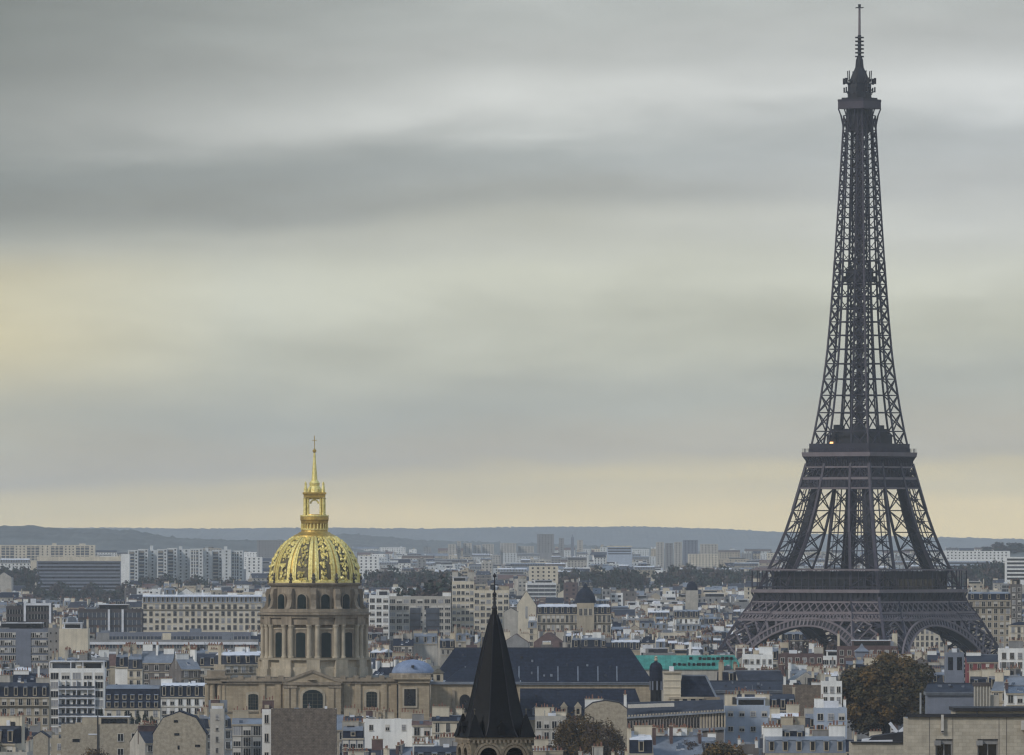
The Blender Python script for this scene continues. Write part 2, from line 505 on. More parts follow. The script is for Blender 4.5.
def lattice_tower():
    root = thing('lattice_tower', 'tall dark iron lattice tower on four arched legs, towering over the whole city', 'tower', (TX, TD, 0), R(-37))
    I, P, K = M['iron'], M['iron_pale'], M['iron_dark']
    hz = ((0, 60), (12, 52.5), (25.7, 45.8), (39.8, 39.3), (42.4, 37.5), (45.3, 35.9), (50, 34.2), (54, 32.8), (61.6, 30.0), (70, 27.0), (80, 24.0), (90, 21.6), (108, 17.9), (116, 16.2), (126, 14.6), (135, 13.4), (147, 12.0), (159, 10.8), (177, 9.6), (195, 8.6), (231, 6.9), (262, 5.5), (276, 5.0))
    wz = ((0, 21), (26, 17), (40, 15.6), (62, 14.4), (100, 11.3), (116, 9.6), (159, 6.6), (195, 5.0), (231, 3.7), (276, 2.4))
    h = lambda z: float(np.interp(z, [a for a, b in hz], [b for a, b in hz]))
    w = lambda z: float(np.interp(z, [a for a, b in wz], [b for a, b in wz]))

    def corners(z, sx, sy):
        a, b = h(z), h(z) - w(z)
        return [Vector((sx * a, sy * a, z)), Vector((sx * b, sy * a, z)), Vector((sx * b, sy * b, z)), Vector((sx * a, sy * b, z))]

    def leg(name, levels, tc, tb, star, track):
        for sx in (-1, 1):
            for sy in (-1, 1):
                mb = MB()
                rings = [corners(z, sx, sy) for z in levels]
                for a, b in zip(rings[:-1], rings[1:]):
                    for k in range(4):
                        k2 = (k + 1) % 4
                        outer = k in (0, 3)
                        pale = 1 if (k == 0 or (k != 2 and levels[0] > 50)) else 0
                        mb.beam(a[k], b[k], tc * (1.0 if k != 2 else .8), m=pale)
                        mb.beam(b[k], b[k2], tb * 1.15)
                        mb.beam(a[k], b[k2], tb)
                        mb.beam(a[k2], b[k], tb)
                        if star and outer:
                            c = (a[k] + b[k2] + a[k2] + b[k]) / 4
                            mb.beam((a[k] + b[k]) / 2, (a[k2] + b[k2]) / 2, tb * .6); mb.beam((a[k] + a[k2]) / 2, (b[k] + b[k2]) / 2, tb * 1.1); mb.beam(a[k] * .75 + a[k2] * .25, b[k] * .75 + b[k2] * .25, tb * .6)
                            dv = (a[k2] - a[k]).normalized()
                            mb.beam(c - dv * 1.1, c + dv * 1.1, 2.0, .5)
                    if track:
                        ca = (a[0] + a[2]) / 2; cb = (b[0] + b[2]) / 2
                        mb.beam(ca, cb, track, m=2)
                        dx = (a[1] - a[0]) * .22
                        mb.beam(ca + dx, cb + dx, .7, m=0)
                        mb.beam(ca - dx, cb - dx, .7, m=0)
                mb.build(name, [I, M['iron_mid'], K], root)

    leg('lower_leg', [0, 7, 13, 19, 25, 30.5, 36, 41, 46, 53.5], 1.2, .6, False, 3.0)
    leg('middle_leg', [54, 61.6, 70, 78.5, 88.5, 98.6, 104, 110], 1.2, .4, True, 3.4)
    # masonry footings
    for sx in (-1, 1):
        for sy in (-1, 1):
            mb = MB()
            for q in corners(0, sx, sy):
                mb.frustum(q.x - 5, q.x + 5, q.y - 5, q.y + 5, -1, q.x - 3.5, q.x + 3.5, q.y - 3.5, q.y + 3.5, 3.5)
            mb.build('footing', M['stone'], root)

    def fp(face, u, z, inset=0.0):
        """point on a face: u in metres along it, on the outer plane at height z"""
        a = h(z) - inset
        return (Vector((u, -a, z)), Vector((a, u, z)), Vector((-u, a, z)), Vector((-a, -u, z)))[face]

    # arches between the legs
    Rr, zc = 46.0, 39.3 - 46.0
    for fc in range(4):
        mb = MB()
        n = 44
        pts = []
        for i in range(n + 1):
            a = math.pi * (0.155 + 0.69 * i / n)
            row = []
            for rr in (Rr, Rr - 3.4):
                u, z = rr * math.cos(a), zc + rr * math.sin(a)
                row.append((u, z))
            pts.append(row)
        for i in range(n):
            (uo, zo), (ui, zi) = pts[i]
            (uo2, zo2), (ui2, zi2) = pts[i + 1]
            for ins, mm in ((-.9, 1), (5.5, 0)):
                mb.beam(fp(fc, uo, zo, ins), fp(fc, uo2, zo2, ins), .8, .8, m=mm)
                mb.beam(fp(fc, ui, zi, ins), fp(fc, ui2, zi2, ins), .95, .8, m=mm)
            mb.beam(fp(fc, uo, zo, -.7), fp(fc, ui, zi, -.7), .6, m=1)
            um, zm = (uo + uo2) / 2, (zo + zo2) / 2
            mb.beam(fp(fc, uo, zo), fp(fc, ui2, zi2), .3, m=0)
            # closed web and soffit of the arch behind its pierced front
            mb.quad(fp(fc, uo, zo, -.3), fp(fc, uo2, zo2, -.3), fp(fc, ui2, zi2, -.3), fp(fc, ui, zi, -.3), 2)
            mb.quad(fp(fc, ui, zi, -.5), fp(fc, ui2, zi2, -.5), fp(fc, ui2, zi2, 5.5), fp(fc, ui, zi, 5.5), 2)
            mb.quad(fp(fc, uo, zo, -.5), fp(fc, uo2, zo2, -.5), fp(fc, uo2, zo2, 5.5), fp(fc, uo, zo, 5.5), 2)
        # pierced spandrels with long rounded openings
        for i in range(2, n - 1, 2):
            uo, zo = pts[i][0]
            if zo < 22 or zo > 37.8:
                continue
            a = math.pi * (0.155 + 0.69 * i / n)
            L = min((38.6 - zo) / max(.2, math.sin(a)), 9.5)
            q = (uo + L * math.cos(a), zo + L * math.sin(a))
            mb.beam(fp(fc, uo, zo), fp(fc, *q), 1.0, .6, m=1)
            if L > 2:
                uo2, zo2 = pts[i + 2 if uo > 0 else i - 2][0]
                q2 = (uo2 + .86 * L * math.cos(a), zo2 + .86 * L * math.sin(a))
                mb.beam(fp(fc, *q), fp(fc, *q2), .9, .6, m=1)
        mb.build('arch', [I, P, K], root)

    # first platform
    girders = thing_part('first_platform', root)
    for fc in range(4):
        mb = MB()
        def strip(z0, z1, nseg, tb, cross, m, inset=0.0, rails=.8):
            a0, a1 = h(z0) - inset, h(z1) - inset
            mb.beam(fp(fc, -a0, z0, inset), fp(fc, a0, z0, inset), rails, m=1)
            mb.beam(fp(fc, -a1, z1, inset), fp(fc, a1, z1, inset), rails, m=1)
            for i in range(nseg):
                u0, u1 = -1 + 2 * i / nseg, -1 + 2 * (i + 1) / nseg
                mb.beam(fp(fc, u0 * a0, z0, inset), fp(fc, u1 * a1, z1, inset), tb, m=m)
                if cross:
                    mb.beam(fp(fc, u1 * a0, z0, inset), fp(fc, u0 * a1, z1, inset), tb, m=m)
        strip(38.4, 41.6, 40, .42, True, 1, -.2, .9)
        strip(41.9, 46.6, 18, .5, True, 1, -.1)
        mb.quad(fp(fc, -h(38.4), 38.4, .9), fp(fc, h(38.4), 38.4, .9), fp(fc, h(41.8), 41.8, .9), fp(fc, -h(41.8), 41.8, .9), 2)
        # dark backing sheet, shade among the inner girders put into its colour
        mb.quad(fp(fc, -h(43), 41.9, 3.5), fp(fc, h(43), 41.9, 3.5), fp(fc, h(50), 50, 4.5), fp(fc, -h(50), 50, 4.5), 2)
        # pilasters carried up the face over the inner edges of the legs
        for s in (-1, 1):
            u0, u1 = s * (h(24) - w(24)), s * (h(42) - w(42))
            mb.beam(fp(fc, u0, 22, -.5), fp(fc, u1, 42, -.5), 1.1, .8, m=1)
        mb.build('lattice_girder', [I, P, K], girders)
        # corbel table: ribs and shadowed panels under the gallery
        mb = MB()
        base, top = 34.6, 35.6
        def cp(u, v, z):
            return (Vector((u, -v, z)), Vector((v, u, z)), Vector((-u, v, z)), Vector((-v, -u, z)))[fc]
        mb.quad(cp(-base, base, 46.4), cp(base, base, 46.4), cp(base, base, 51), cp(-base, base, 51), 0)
        for i in range(25):
            u = -base + 2 * base * i / 24
            mb.beam(cp(u, base + .1, 46.6), cp(u, base + .3, 49.2), .75, .6, m=0)
            mb.beam(cp(u, base + .3, 49.0), cp(u * 1.03, top - .1, 51.0), .75, .7, m=0)
            if i < 24:
                um = u + base / 24
                mb.beam(cp(um - .8, base + .05, 47.6), cp(um + .8, base + .05, 47.6), 1.0, .3, m=1)
        mb.build('corbel_table', [K, I], girders)
        # gallery: deck edge, posts, rail, roof
        mb = MB()
        mb.beam(cp(-top, top - .4, 51.6), cp(top, top - .4, 51.6), 1.4, 1.5, m=1)
        mb.beam(cp(-top, top - .4, 53.6), cp(top, top - .4, 53.6), .3, .3, m=0)
        for i in range(60):
            u = -top + 2 * top * i / 59
            mb.beam(cp(u, top - .4, 52.2), cp(u, top - .4, 53.6), .12, m=0)
        for i in range(19):
            u = -top + 2 * top * i / 18
            mb.beam(cp(u, top - .5, 52), cp(u, top - .5, 61), .34, m=0)
        mb.beam(cp(-top, top - 1.2, 61.3), cp(top, top - 1.2, 61.3), 2.6, .6, m=1)
        mb.build('gallery', [I, P], girders)
        # glazed pavilion set back on the deck
        mb = MB()
        m0 = MB()
        for z0, z1, mm in ((52.2, 57.0, 1), (57.0, 60.6, 0)):
            a, b = cp(-25, 31.5, z0), cp(25, 25.0, z1)
            x0, x1 = min(a.x, b.x), max(a.x, b.x); y0, y1 = min(a.y, b.y), max(a.y, b.y)
            m0.box(x0, x1, y0, y1, z0, z1, mm)
        m0.build('pavilion', [K, M['glass']], girders)
    mb = MB()
    for (x0, x1, y0, y1) in ((-35, 35, -35, -13), (-35, 35, 13, 35), (-35, -13, -13, 13), (13, 35, -13, 13)):
        mb.box(x0 * .995, x1 * .995, y0 * .995, y1 * .995, 50.2, 52.0)
    mb.build('deck', K, girders)

    # second platform
    p2 = thing_part('second_platform', root)
    mb = MB()
    for fc in range(4):
        for z0, z1, ns, cr in ((98.7, 103.0, 46, False), (103.4, 108.4, 12, True)):
            a0, a1 = h(z0), h(z1)
            mb.beam(fp(fc, -a0, z0), fp(fc, a0, z0), .7, m=1); mb.beam(fp(fc, -a1, z1), fp(fc, a1, z1), .7, m=1)
            for i in range(ns):
                u0, u1 = -1 + 2 * i / ns, -1 + 2 * (i + 1) / ns
                mb.beam(fp(fc, u1 * a0, z0), fp(fc, u0 * a1, z1), .34, m=0)
                if cr:
                    mb.beam(fp(fc, u0 * a0, z0), fp(fc, u1 * a1, z1), .34, m=0)
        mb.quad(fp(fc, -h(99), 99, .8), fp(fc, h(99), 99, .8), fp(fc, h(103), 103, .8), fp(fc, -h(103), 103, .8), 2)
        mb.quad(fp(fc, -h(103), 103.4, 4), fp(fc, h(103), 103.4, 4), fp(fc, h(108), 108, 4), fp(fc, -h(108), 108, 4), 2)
    mb.build('lattice_girder', [I, P, K], p2)
    mb = MB()
    prof = ((17.4, 108.2), (17.5, 110.5), (17.9, 112.0), (18.9, 113.3), (19.1, 115.2))
    for (a, z0), (b, z1) in zip(prof[:-1], prof[1:]):
        mb.frustum(-a, a, -a, a, z0, -b, b, -b, b, z1, 0 if z1 < 115 else 1)
    for fc in range(4):
        for i in range(27):
            u = -17.2 + 34.4 * i / 26
            def cp(u, v, z):
                return (Vector((u, -v, z)), Vector((v, u, z)), Vector((-u, v, z)), Vector((-v, -u, z)))[fc]
            mb.beam(cp(u, 17.6, 108.4), cp(u, 17.8, 111.2), .4, m=2)
            mb.beam(cp(u, 17.8, 111.2), cp(u * 1.06, 18.8, 113.2), .4, m=2)
    mb.build('corbelled_deck', [K, P, I], p2)
    mb = MB()
    for s in ((-16.6, 16.6, -16.6, -15.6), (-16.6, 16.6, 15.6, 16.6), (-16.6, -15.6, -15.6, 15.6), (15.6, 16.6, -15.6, 15.6)):
        mb.box(*s, 115.2, 119.2)
    for i in range(34):
        u = -18.6 + 37.2 * i / 33
        for q in ((u, -18.7), (u, 18.7), (-18.7, u), (18.7, u)):
            mb.beam((q[0], q[1], 115.2), (q[0], q[1], 117.0), .16)
    mb.build('railing', I, p2)
    mb = MB()
    mb.box(-10.8, 10.8, -10.8, 10.8, 115.2, 123.5)
    mb.box(-9.2, 9.2, -9.2, 9.2, 123.5, 126.0)
    for x, y, s in ((-7, -7, 1.6), (6, -8, 1.8), (8, 5, 1.4), (-4, -9, 1.2), (3, -6, 2.0)):
        mb.box(x - s, x + s, y - s, y + s, 126.0, 126.0 + s * 1.2)
    mb.build('pavilion', K, p2)
    mb = MB()
    mb.box(-1.0, 1.0, -11.6, -10.85, 118.4, 120.0)
    lp = mb.build('lamp', M['lamp'], p2, loc=(-8.2, 0, 0))

    # upper shaft
    mb = MB()
    zl = [115.5]
    while zl[-1] < 266:
        zl.append(zl[-1] + max(4.4, h(zl[-1]) * .52 + .9))
    zl[-1] = 270.0
    for z0, z1 in zip(zl[:-1], zl[1:]):
        tb = .46 if z0 < 200 else .36
        tc = .72 if z0 < 200 else .58
        for sx in (-1, 1):
            for sy in (-1, 1):
                a, b = corners(z0, sx, sy), corners(z1, sx, sy)
                for k in range(4):
                    k2 = (k + 1) % 4
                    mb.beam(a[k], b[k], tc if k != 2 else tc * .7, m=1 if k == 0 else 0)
                    mb.beam(b[k], b[k2], tb)
                    if k in (0, 3):
                        mb.beam(a[k], b[k2], tb); mb.beam(a[k2], b[k], tb)
        a1 = h(z1); b1 = a1 - w(z1)
        for fc in range(4):
            mb.beam(fp(fc, -b1, z1), fp(fc, b1, z1), tb)
            if z0 > 180:
                b0 = h(z0) - w(z0)
                mb.beam(fp(fc, -b0, z0), fp(fc, b1, z1), tb * .7)
    mb.build('upper_shaft', [I, M['iron_mid']], root)
    mb = MB()
    z = 126.0
    while z < 268:
        for s in (-1, 1):
            for q in (-1, 1):
                r0 = 2.9 if z < 200 else 2.3
                mb.beam((s * r0, q * r0, z), (s * r0, q * r0, z + 4.3), .6)
        mb.beam((-r0, -r0, z), (r0, -r0, z), .5); mb.beam((-r0, r0, z), (r0, r0, z), .5)
        mb.beam((r0, -r0, z), (r0, r0, z), .5); mb.beam((-r0, -r0, z), (-r0, r0, z), .5)
        mb.beam((-r0, -r0, z), (r0, -r0, z + 4.3), .45); mb.beam((r0, -r0, z), (r0, r0, z + 4.3), .45)
        mb.beam((-r0, r0, z), (r0, r0, z + 4.3), .45); mb.beam((-r0, -r0, z), (-r0, r0, z + 4.3), .45)
        mb.beam((0, 0, z), (0, 0, z + 4.3), 1.1)
        mb.box(-r0 * .7, r0 * .7, -r0 * .7, r0 * .7, z + 3.3, z + 3.7)
        z += 4.3
    mb.build('lift_shaft', [K], root)
    mb = MB()
    mb.box(-5.4, 5.4, -5.4, 5.4, 193.4, 196.2); mb.box(-4.6, 4.6, -4.6, 4.6, 196.2, 199.6)
    mb.build('landing', K, root)

    # summit
    sm = thing_part('summit', root)
    mb = MB()
    mb.box(-4.2, 4.2, -4.2, 4.2, 262.5, 273)
    for i in range(5):
        u = -4.2 + 8.4 * i / 4
        for q in ((u, -4.3), (u, 4.3), (-4.3, u), (4.3, u)):
            mb.beam((q[0], q[1], 262.5), (q[0], q[1], 273), .3, m=1)
    mb.build('cabin_core', [K, I], sm)
    for sx in (-1, 1):
        for sy in (-1, 1):
            pr = ((5.3, 262), (5.5, 266), (6.1, 270), (7.0, 273.2))
            for ux, uy, t_ in ((1, 1, .55), (.3, 1, .4), (1, .3, .4)):
                mb = MB()
                for (a, z0), (b, z1) in zip(pr[:-1], pr[1:]):
                    mb.beam((sx * a * ux, sy * a * uy, z0), (sx * b * ux, sy * b * uy, z1), t_)
                mb.build('bracket', I, sm)
    mb = MB()
    mb.box(-7.1, 7.1, -7.1, 7.1, 273, 276.4, 1)
    mb.box(-7.2, 7.2, -7.2, 7.2, 276.4, 277.4, 0)
    mb.box(-5.9, 5.9, -5.9, 5.9, 277.4, 278.2, 2)
    mb.build('platform', [I, M['iron_mid'], K], sm)
    mb = MB()
    mb.lathe([(5.6, 278.2), (5.5, 283), (5.2, 284.2), (4.6, 285), (4.2, 287.2), (3.3, 289.6), (2.5, 291), (1.8, 292.2), (1.5, 294)], 8, a0=R(22.5))
    rr = random.Random(5)
    for i in range(26):
        a = rr.uniform(0, 6.28); q = 5.3; zz = rr.uniform(279, 286)
        mb.beam((q * math.cos(a), q * math.sin(a), zz), ((q + rr.uniform(.3, 1.4)) * math.cos(a), (q + 1) * math.sin(a), zz + rr.uniform(-.2, 1.5)), .4)
    for i in range(12):
        a = R(30 * i)
        mb.beam((4.8 * math.cos(a), 4.8 * math.sin(a), 284), (1.9 * math.cos(a), 1.9 * math.sin(a), 292), .3)
    mb.build('upper_cabin', K, sm)
    for k in range(8):
        a = R(22.5 + 45 * k)
        mb = MB()
        c, s = math.cos(a), math.sin(a)
        mb.beam((5.2 * c, 5.2 * s, 280.6), (7.3 * c, 7.3 * s, 280.9), .4); mb.beam((7.2 * c, 7.2 * s, 280.6), (7.2 * c, 7.2 * s, 283), .5)
        mb.beam((5.2 * c, 5.2 * s, 284.6), (7.5 * c, 7.5 * s, 285.2), .4); mb.beam((7.3 * c, 7.3 * s, 284.4), (7.3 * c, 7.3 * s, 287.2), .8)
        mb.beam((5.2 * c, 5.2 * s, 282), (5.6 * c, 5.6 * s, 290.6), .35)
        mb.build('aerial', K, sm)
    mb = MB()
    mb.lathe([(2.0, 292), (1.7, 295.5), (1.15, 297)], 8)
    mb.lathe([(.85, 296), (.8, 307)], 8)
    for i in range(6):
        zz = 296.8 + i * 1.75
        mb.box(-1.45, 1.45, -1.45, 1.45, zz, zz + .7)
    mb.lathe([(.62, 307), (.5, 320)], 8, m=1)
    mb.beam((-2.3, 0, 319.6), (2.3, 0, 319.6), .35, m=0); mb.beam((0, -2.3, 319.6), (0, 2.3, 319.6), .35, m=0)
    mb.lathe([(.7, 319.6), (.7, 321.2)], 6)
    mb.build('antenna_mast', [K, M['iron_pale']], sm)
    return root


def thing_part(name, parent):
    o = bpy.data.objects.new(name, None)
    o.empty_display_size = 1.0
    o.parent = parent
    COL.objects.link(o)
    return o


lattice_tower()

# ------------------------------------------------------------------ the domed church
DD = 2680.0
KP = F / DD
ZD = lambda py: HC - (py - HY) / KP


def arched(mb, w2, z0, z1, y0, y1, m, seg=8, rise=None):
    """a round-headed slab in the x-z plane"""
    rise = w2 if rise is None else rise
    pts = [(-w2, z0), (w2, z0)]
    for i in range(seg + 1):
        a = math.pi * i / seg
        pts.append((w2 * math.cos(a), z1 - rise + rise * math.sin(a)))
    mb.poly(pts, y0, y1, m)


def domed_church():
    root = thing('domed_church', 'stone church with a ribbed golden dome, tall drum and gilded spire', 'church', (X(314.5, DD), DD, 0))
    st, pale, gold = M['stone'], M['stone_pale'], M['gold']
    # square body
    mb = MB()
    fy = -29.0
    kf = F / (DD + fy)
    zf = lambda py: HC - (py - HY) / kf
    xf = lambda px: (px - 314.5) / kf
    x0, x1 = xf(226), xf(399)
    mb.box(x0, x1, fy, 27, 0, zf(684), 0)
    mb.build('body_wall', [M['stone_warm']], root)
    mb = MB()
    mb.box(x0 - .5, x1 + .5, fy - .6, 27.5, zf(684), zf(681.5)); mb.box(x0 - 1.0, x1 + 1.0, fy - 1.1, 28, zf(681.5), zf(679.5))
    for px in (230, 243, 256, 270, 283, 345, 358, 371, 384, 396):
        mb.box(xf(px) - .8, xf(px) + .8, fy - .6, fy + .8, zf(679.5), zf(675.5))
    mb.box(x0, x1, fy - .2, fy + .2, zf(679.5), zf(677.6))
    mb.box(x0 - .2, x1 + .2, fy - .35, fy + .05, zf(712.5), zf(711))
    mb.build('cornice', st, root)
    mb = MB()
    mb.box(x0 + 1, x1 - 1, fy + 1, 26, zf(680), zf(677.5))
    mb.build('roof', M['lead'], root)
    # projecting centre with pediment
    mb = MB()
    a, b = xf(287), xf(342)
    mb.box(a, b, fy - 2.2, fy - .05, 0, zf(684.8), 0)
    for px in (289, 296, 334, 340.5):
        mb.box(xf(px) - .8, xf(px) + .8, fy - 2.7, fy - 2.15, 0, zf(686), 0)
        mb.box(xf(px) - 1.0, xf(px) + 1.0, fy - 2.9, fy - 2.15, zf(688), zf(685.5), 1)
    mb.box(a - .4, b + .4, fy - 2.9, fy - .05, zf(684.7), zf(682.2), 1)
    mb.poly([(a - .6, zf(682.1)), (b + .6, zf(682.1)), (xf(314.5), zf(671.5))], fy - 2.5, fy + 3, 0)
    for s0, s1 in (((a - .8, zf(682)), (xf(314.5), zf(671))), ((b + .8, zf(682)), (xf(314.5), zf(671)))):
        mb.beam((s0[0], fy - 2.3, s0[1]), (s1[0], fy - 2.3, s1[1]), 1.2, .8, m=1)
    mb.lathe([(1.4, zf(679.8)), (1.3, zf(679.8) + .1)], 10, m=1, c=(xf(314.5), fy - 2.55))
    mb.build('pediment', [M['stone_warm'], st], root)

    def window(px0, px1, pyt, pyb, rise, y, surround=1):
        w2 = (px1 - px0) / 2 / kf
        cx = xf((px0 + px1) / 2)
        mb = MB()
        arched(mb, w2 + .75, zf(pyb) - .5, zf(pyt) + .75, -.28, 0, 0, rise=rise * 1.2)
        o = mb.build('window', M['stone_pale'], root, loc=(cx, y, 0))
        mb = MB()
        arched(mb, w2, zf(pyb), zf(pyt), -.42, -.1, 0, rise=rise)
        mb.build('pane', M['green_glass'], o)
        mb = MB()
        for i in range(1, 4):
            u = -w2 + 2 * w2 * i / 4
            mb.box(u - .06, u + .06, -.47, -.42, zf(pyb), zf(pyt) - rise * .5)
        for i in range(1, 5):
            zz = zf(pyb) + (zf(pyt) - zf(pyb)) * i / 5
            mb.box(-w2, w2, -.465, -.42, zz - .05, zz + .05)
        mb.build('glazing_bars', M['lead'], o)
    window(250.5, 260, 694, 709.5, .4, fy)
    window(305, 325, 689.5, 708, 2.0, fy - 2.2)
    window(368.5, 379, 691.5, 707, .5, fy)
    for px in (264, 280, 349, 360, 386, 396):
        mb = MB()
        mb.box(xf(px) - .9, xf(px) + .9, fy - .45, fy - .002, 0, zf(684))
        mb.build('pilaster', M['stone_warm'], root)

    # columned porch at the south corner
    mb = MB()
    mb.box(xf(208.5), xf(226) - .6, fy + 2, fy + 14, zf(716), zf(683), 0)
    for px in (209.5, 214.5, 222, 226.5):
        mb.lathe([(.95, 0), (.8, zf(684))], 10, m=1, c=(xf(px), fy + .6))
    mb.box(xf(207), xf(229), fy - .6, fy + 14, zf(683.5), zf(678.5), 0)
    mb.box(xf(206), xf(229) , fy - 1.2, fy + 15, zf(678.5), zf(676.5), 0)
    mb.box(xf(209), xf(227), fy + .2, fy + 13, zf(676.5), zf(670.5), 0)
    mb.build('porch', [st, M['stone_warm']], root)

    # plinth of the drum, cut corners
    mb = MB()
    mb.lathe([(17.1, ZD(679)), (17.0, ZD(667)), (16.6, ZD(666.5)), (16.6, ZD(658.6))], 12, a0=R(0))
    for k in range(12):
        a = R(30 * k)
        n0 = len(mb.v)
        mb.box(-2.3, 2.3, -17.7, -15, ZD(679), ZD(668.5))
        mb.box(-2.0, 2.0, -17.3, -15, ZD(668.4), ZD(659.4))
        mb.move(Matrix.Rotation(a, 4, 'Z'), n0)
    mb.lathe([(17.2, ZD(659.6)), (17.4, ZD(657.6))], 48)
    mb.build('drum_plinth', pale, root)
    # main drum
    mb = MB()
    mb.lathe([(14.4, ZD(657.6)), (14.4, ZD(624))], 48)
    mb.build('drum', [st], root)
    mb = MB()
    mb.lathe([(15.7, ZD(624.5)), (15.8, ZD(618)), (16.4, ZD(617.6)), (16.6, ZD(615)), (17.2, ZD(614.6)), (17.3, ZD(612.4)), (14, ZD(611.8))], 48)
    for k in range(12):
        n0 = len(mb.v)
        mb.box(-1.8, 1.8, -16.5, -15, ZD(624.4), ZD(615.2))
        mb.move(Matrix.Rotation(R(30 * k), 4, 'Z'), n0)
    mb.build('drum_cornice', st, root)
    for k in range(12):
        a = R(30 * k)
        mb = MB()
        for u in (-1.25, 1.25):
            mb.lathe([(.92, ZD(657.6)), (.92, ZD(656)), (.72, ZD(655.6)), (.66, ZD(628)), (.95, ZD(625.4)), (.95, ZD(624.4))], 12, c=(u, -15.7))
        mb.box(-2.0, 2.0, -15.2, -14.2, ZD(657.6), ZD(624.4), 0)
        mb.build('paired_columns', pale, root, rz=a)
        mb = MB()
        w2 = 1.45
        mb.box(-w2 - .5, w2 + .5, -14.95, -14.3, ZD(657), ZD(629), 0)
        o = mb.build('drum_window', st, root, rz=R(30 * k + 15))
        mb = MB()
        arched(mb, w2, ZD(656.6), ZD(632), -15.05, -14.6, 0, rise=.5)
        mb.build('pane', M['green_glass'], o)
        mb = MB()
        mb.box(-w2 - .7, w2 + .7, -15.25, -14.3, ZD(629), ZD(627.6), 0)
        mb.build('lintel', pale, o)
    # attic
    mb = MB()
    mb.lathe([(13.4, ZD(611.8)), (13.4, ZD(586)), (14.1, ZD(585.4)), (14.5, ZD(583.4)), (13.4, ZD(582))], 48)
    mb.lathe([(16.6, ZD(612)), (16.6, ZD(608.6)), (15.9, ZD(608.6)), (15.9, ZD(612))], 48, cap=False)
    mb.build('attic', [st], root)
    for k in range(12):
        a = R(30 * k)
        mb = MB()
        pts = [(16.2, ZD(611.6)), (16.3, ZD(609)), (15.2, ZD(606)), (14.7, ZD(600)), (15.0, ZD(594)), (14.6, ZD(589)), (13.0, ZD(588)), (13.0, ZD(611.6))]
        mb.poly([(p[0], p[1]) for p in reversed(pts)], -.85, .85)
        mb.build('volute_buttress', st, root, rz=a - R(90))
        mb = MB()
        arched(mb, 1.75, ZD(611), ZD(592.6), -13.9, -13.2, 0)
        o = mb.build('attic_window', st, root, rz=R(30 * k + 15))
        mb = MB()
        arched(mb, 1.3, ZD(610), ZD(594), -14.15, -13.5, 0)
        mb.build('pane', M['green_glass'], o)
        mb = MB()
        mb.lathe([(.45, ZD(583.4)), (.55, ZD(581.5)), (.25, ZD(580.5)), (.75, ZD(578.5)), (.35, ZD(576.5)), (.5, ZD(575)), (.05, ZD(572.6))], 8, c=(0, -13.9))
        mb.build('stone_urn', M['lead'], root, rz=a)
    # dome
    prof = [(13.5, 60.2), (13.45, 62), (13.2, 64.2), (12.65, 66.3), (11.75, 68.4), (10.55, 70.3), (9.1, 71.9), (7.5, 73.1), (6.0, 73.95), (4.75, 74.6)]
    def rp(t):
        zz = [p[1] for p in prof]; rr = [p[0] for p in prof]
        i = np.interp(t, np.linspace(0, 1, len(prof)), np.arange(len(prof)))
        return float(np.interp(i, np.arange(len(prof)), rr)), float(np.interp(i, np.arange(len(prof)), zz))
    mb = MB()
    mb.lathe(prof, 48)
    mb.build('dome', M['dome_lead'], root, smooth=True)
    mb = MB()
    mb.lathe([(13.9, 59.4), (13.95, 60.4), (13.6, 60.9)], 48, cap=False)
    mb.build('gilded_band', M['gold'], root)
    mb = MB()
    mb.lathe([(6.6, 73.7), (6.4, 74.3), (5.0, 75.0), (4.6, 75.4)], 48)
    mb.build('crown_ring', M['gold_dull'], root)

    def strip(mb, a_c, wid, t0, t1, off, m=0, n=14):
        prev = None
        for i in range(n + 1):
            t = t0 + (t1 - t0) * i / n
            r, z = rp(t)
            wv = wid * (0.35 + 0.65 * r / 13.5)
            q = []
            for s in (-1, 1):
                a = a_c + s * wv / 2 / max(r, 1)
                q.append(((r + off) * math.cos(a), (r + off) * math.sin(a), z + off * .4))
                q.append(((r - .1) * math.cos(a), (r - .1) * math.sin(a), z - .05))
            if prev:
                mb.quad(prev[0], prev[2], q[2], q[0], m)
                mb.quad(prev[1], prev[0], q[0], q[1], m)
                mb.quad(prev[2], prev[3], q[3], q[2], m)
            prev = q
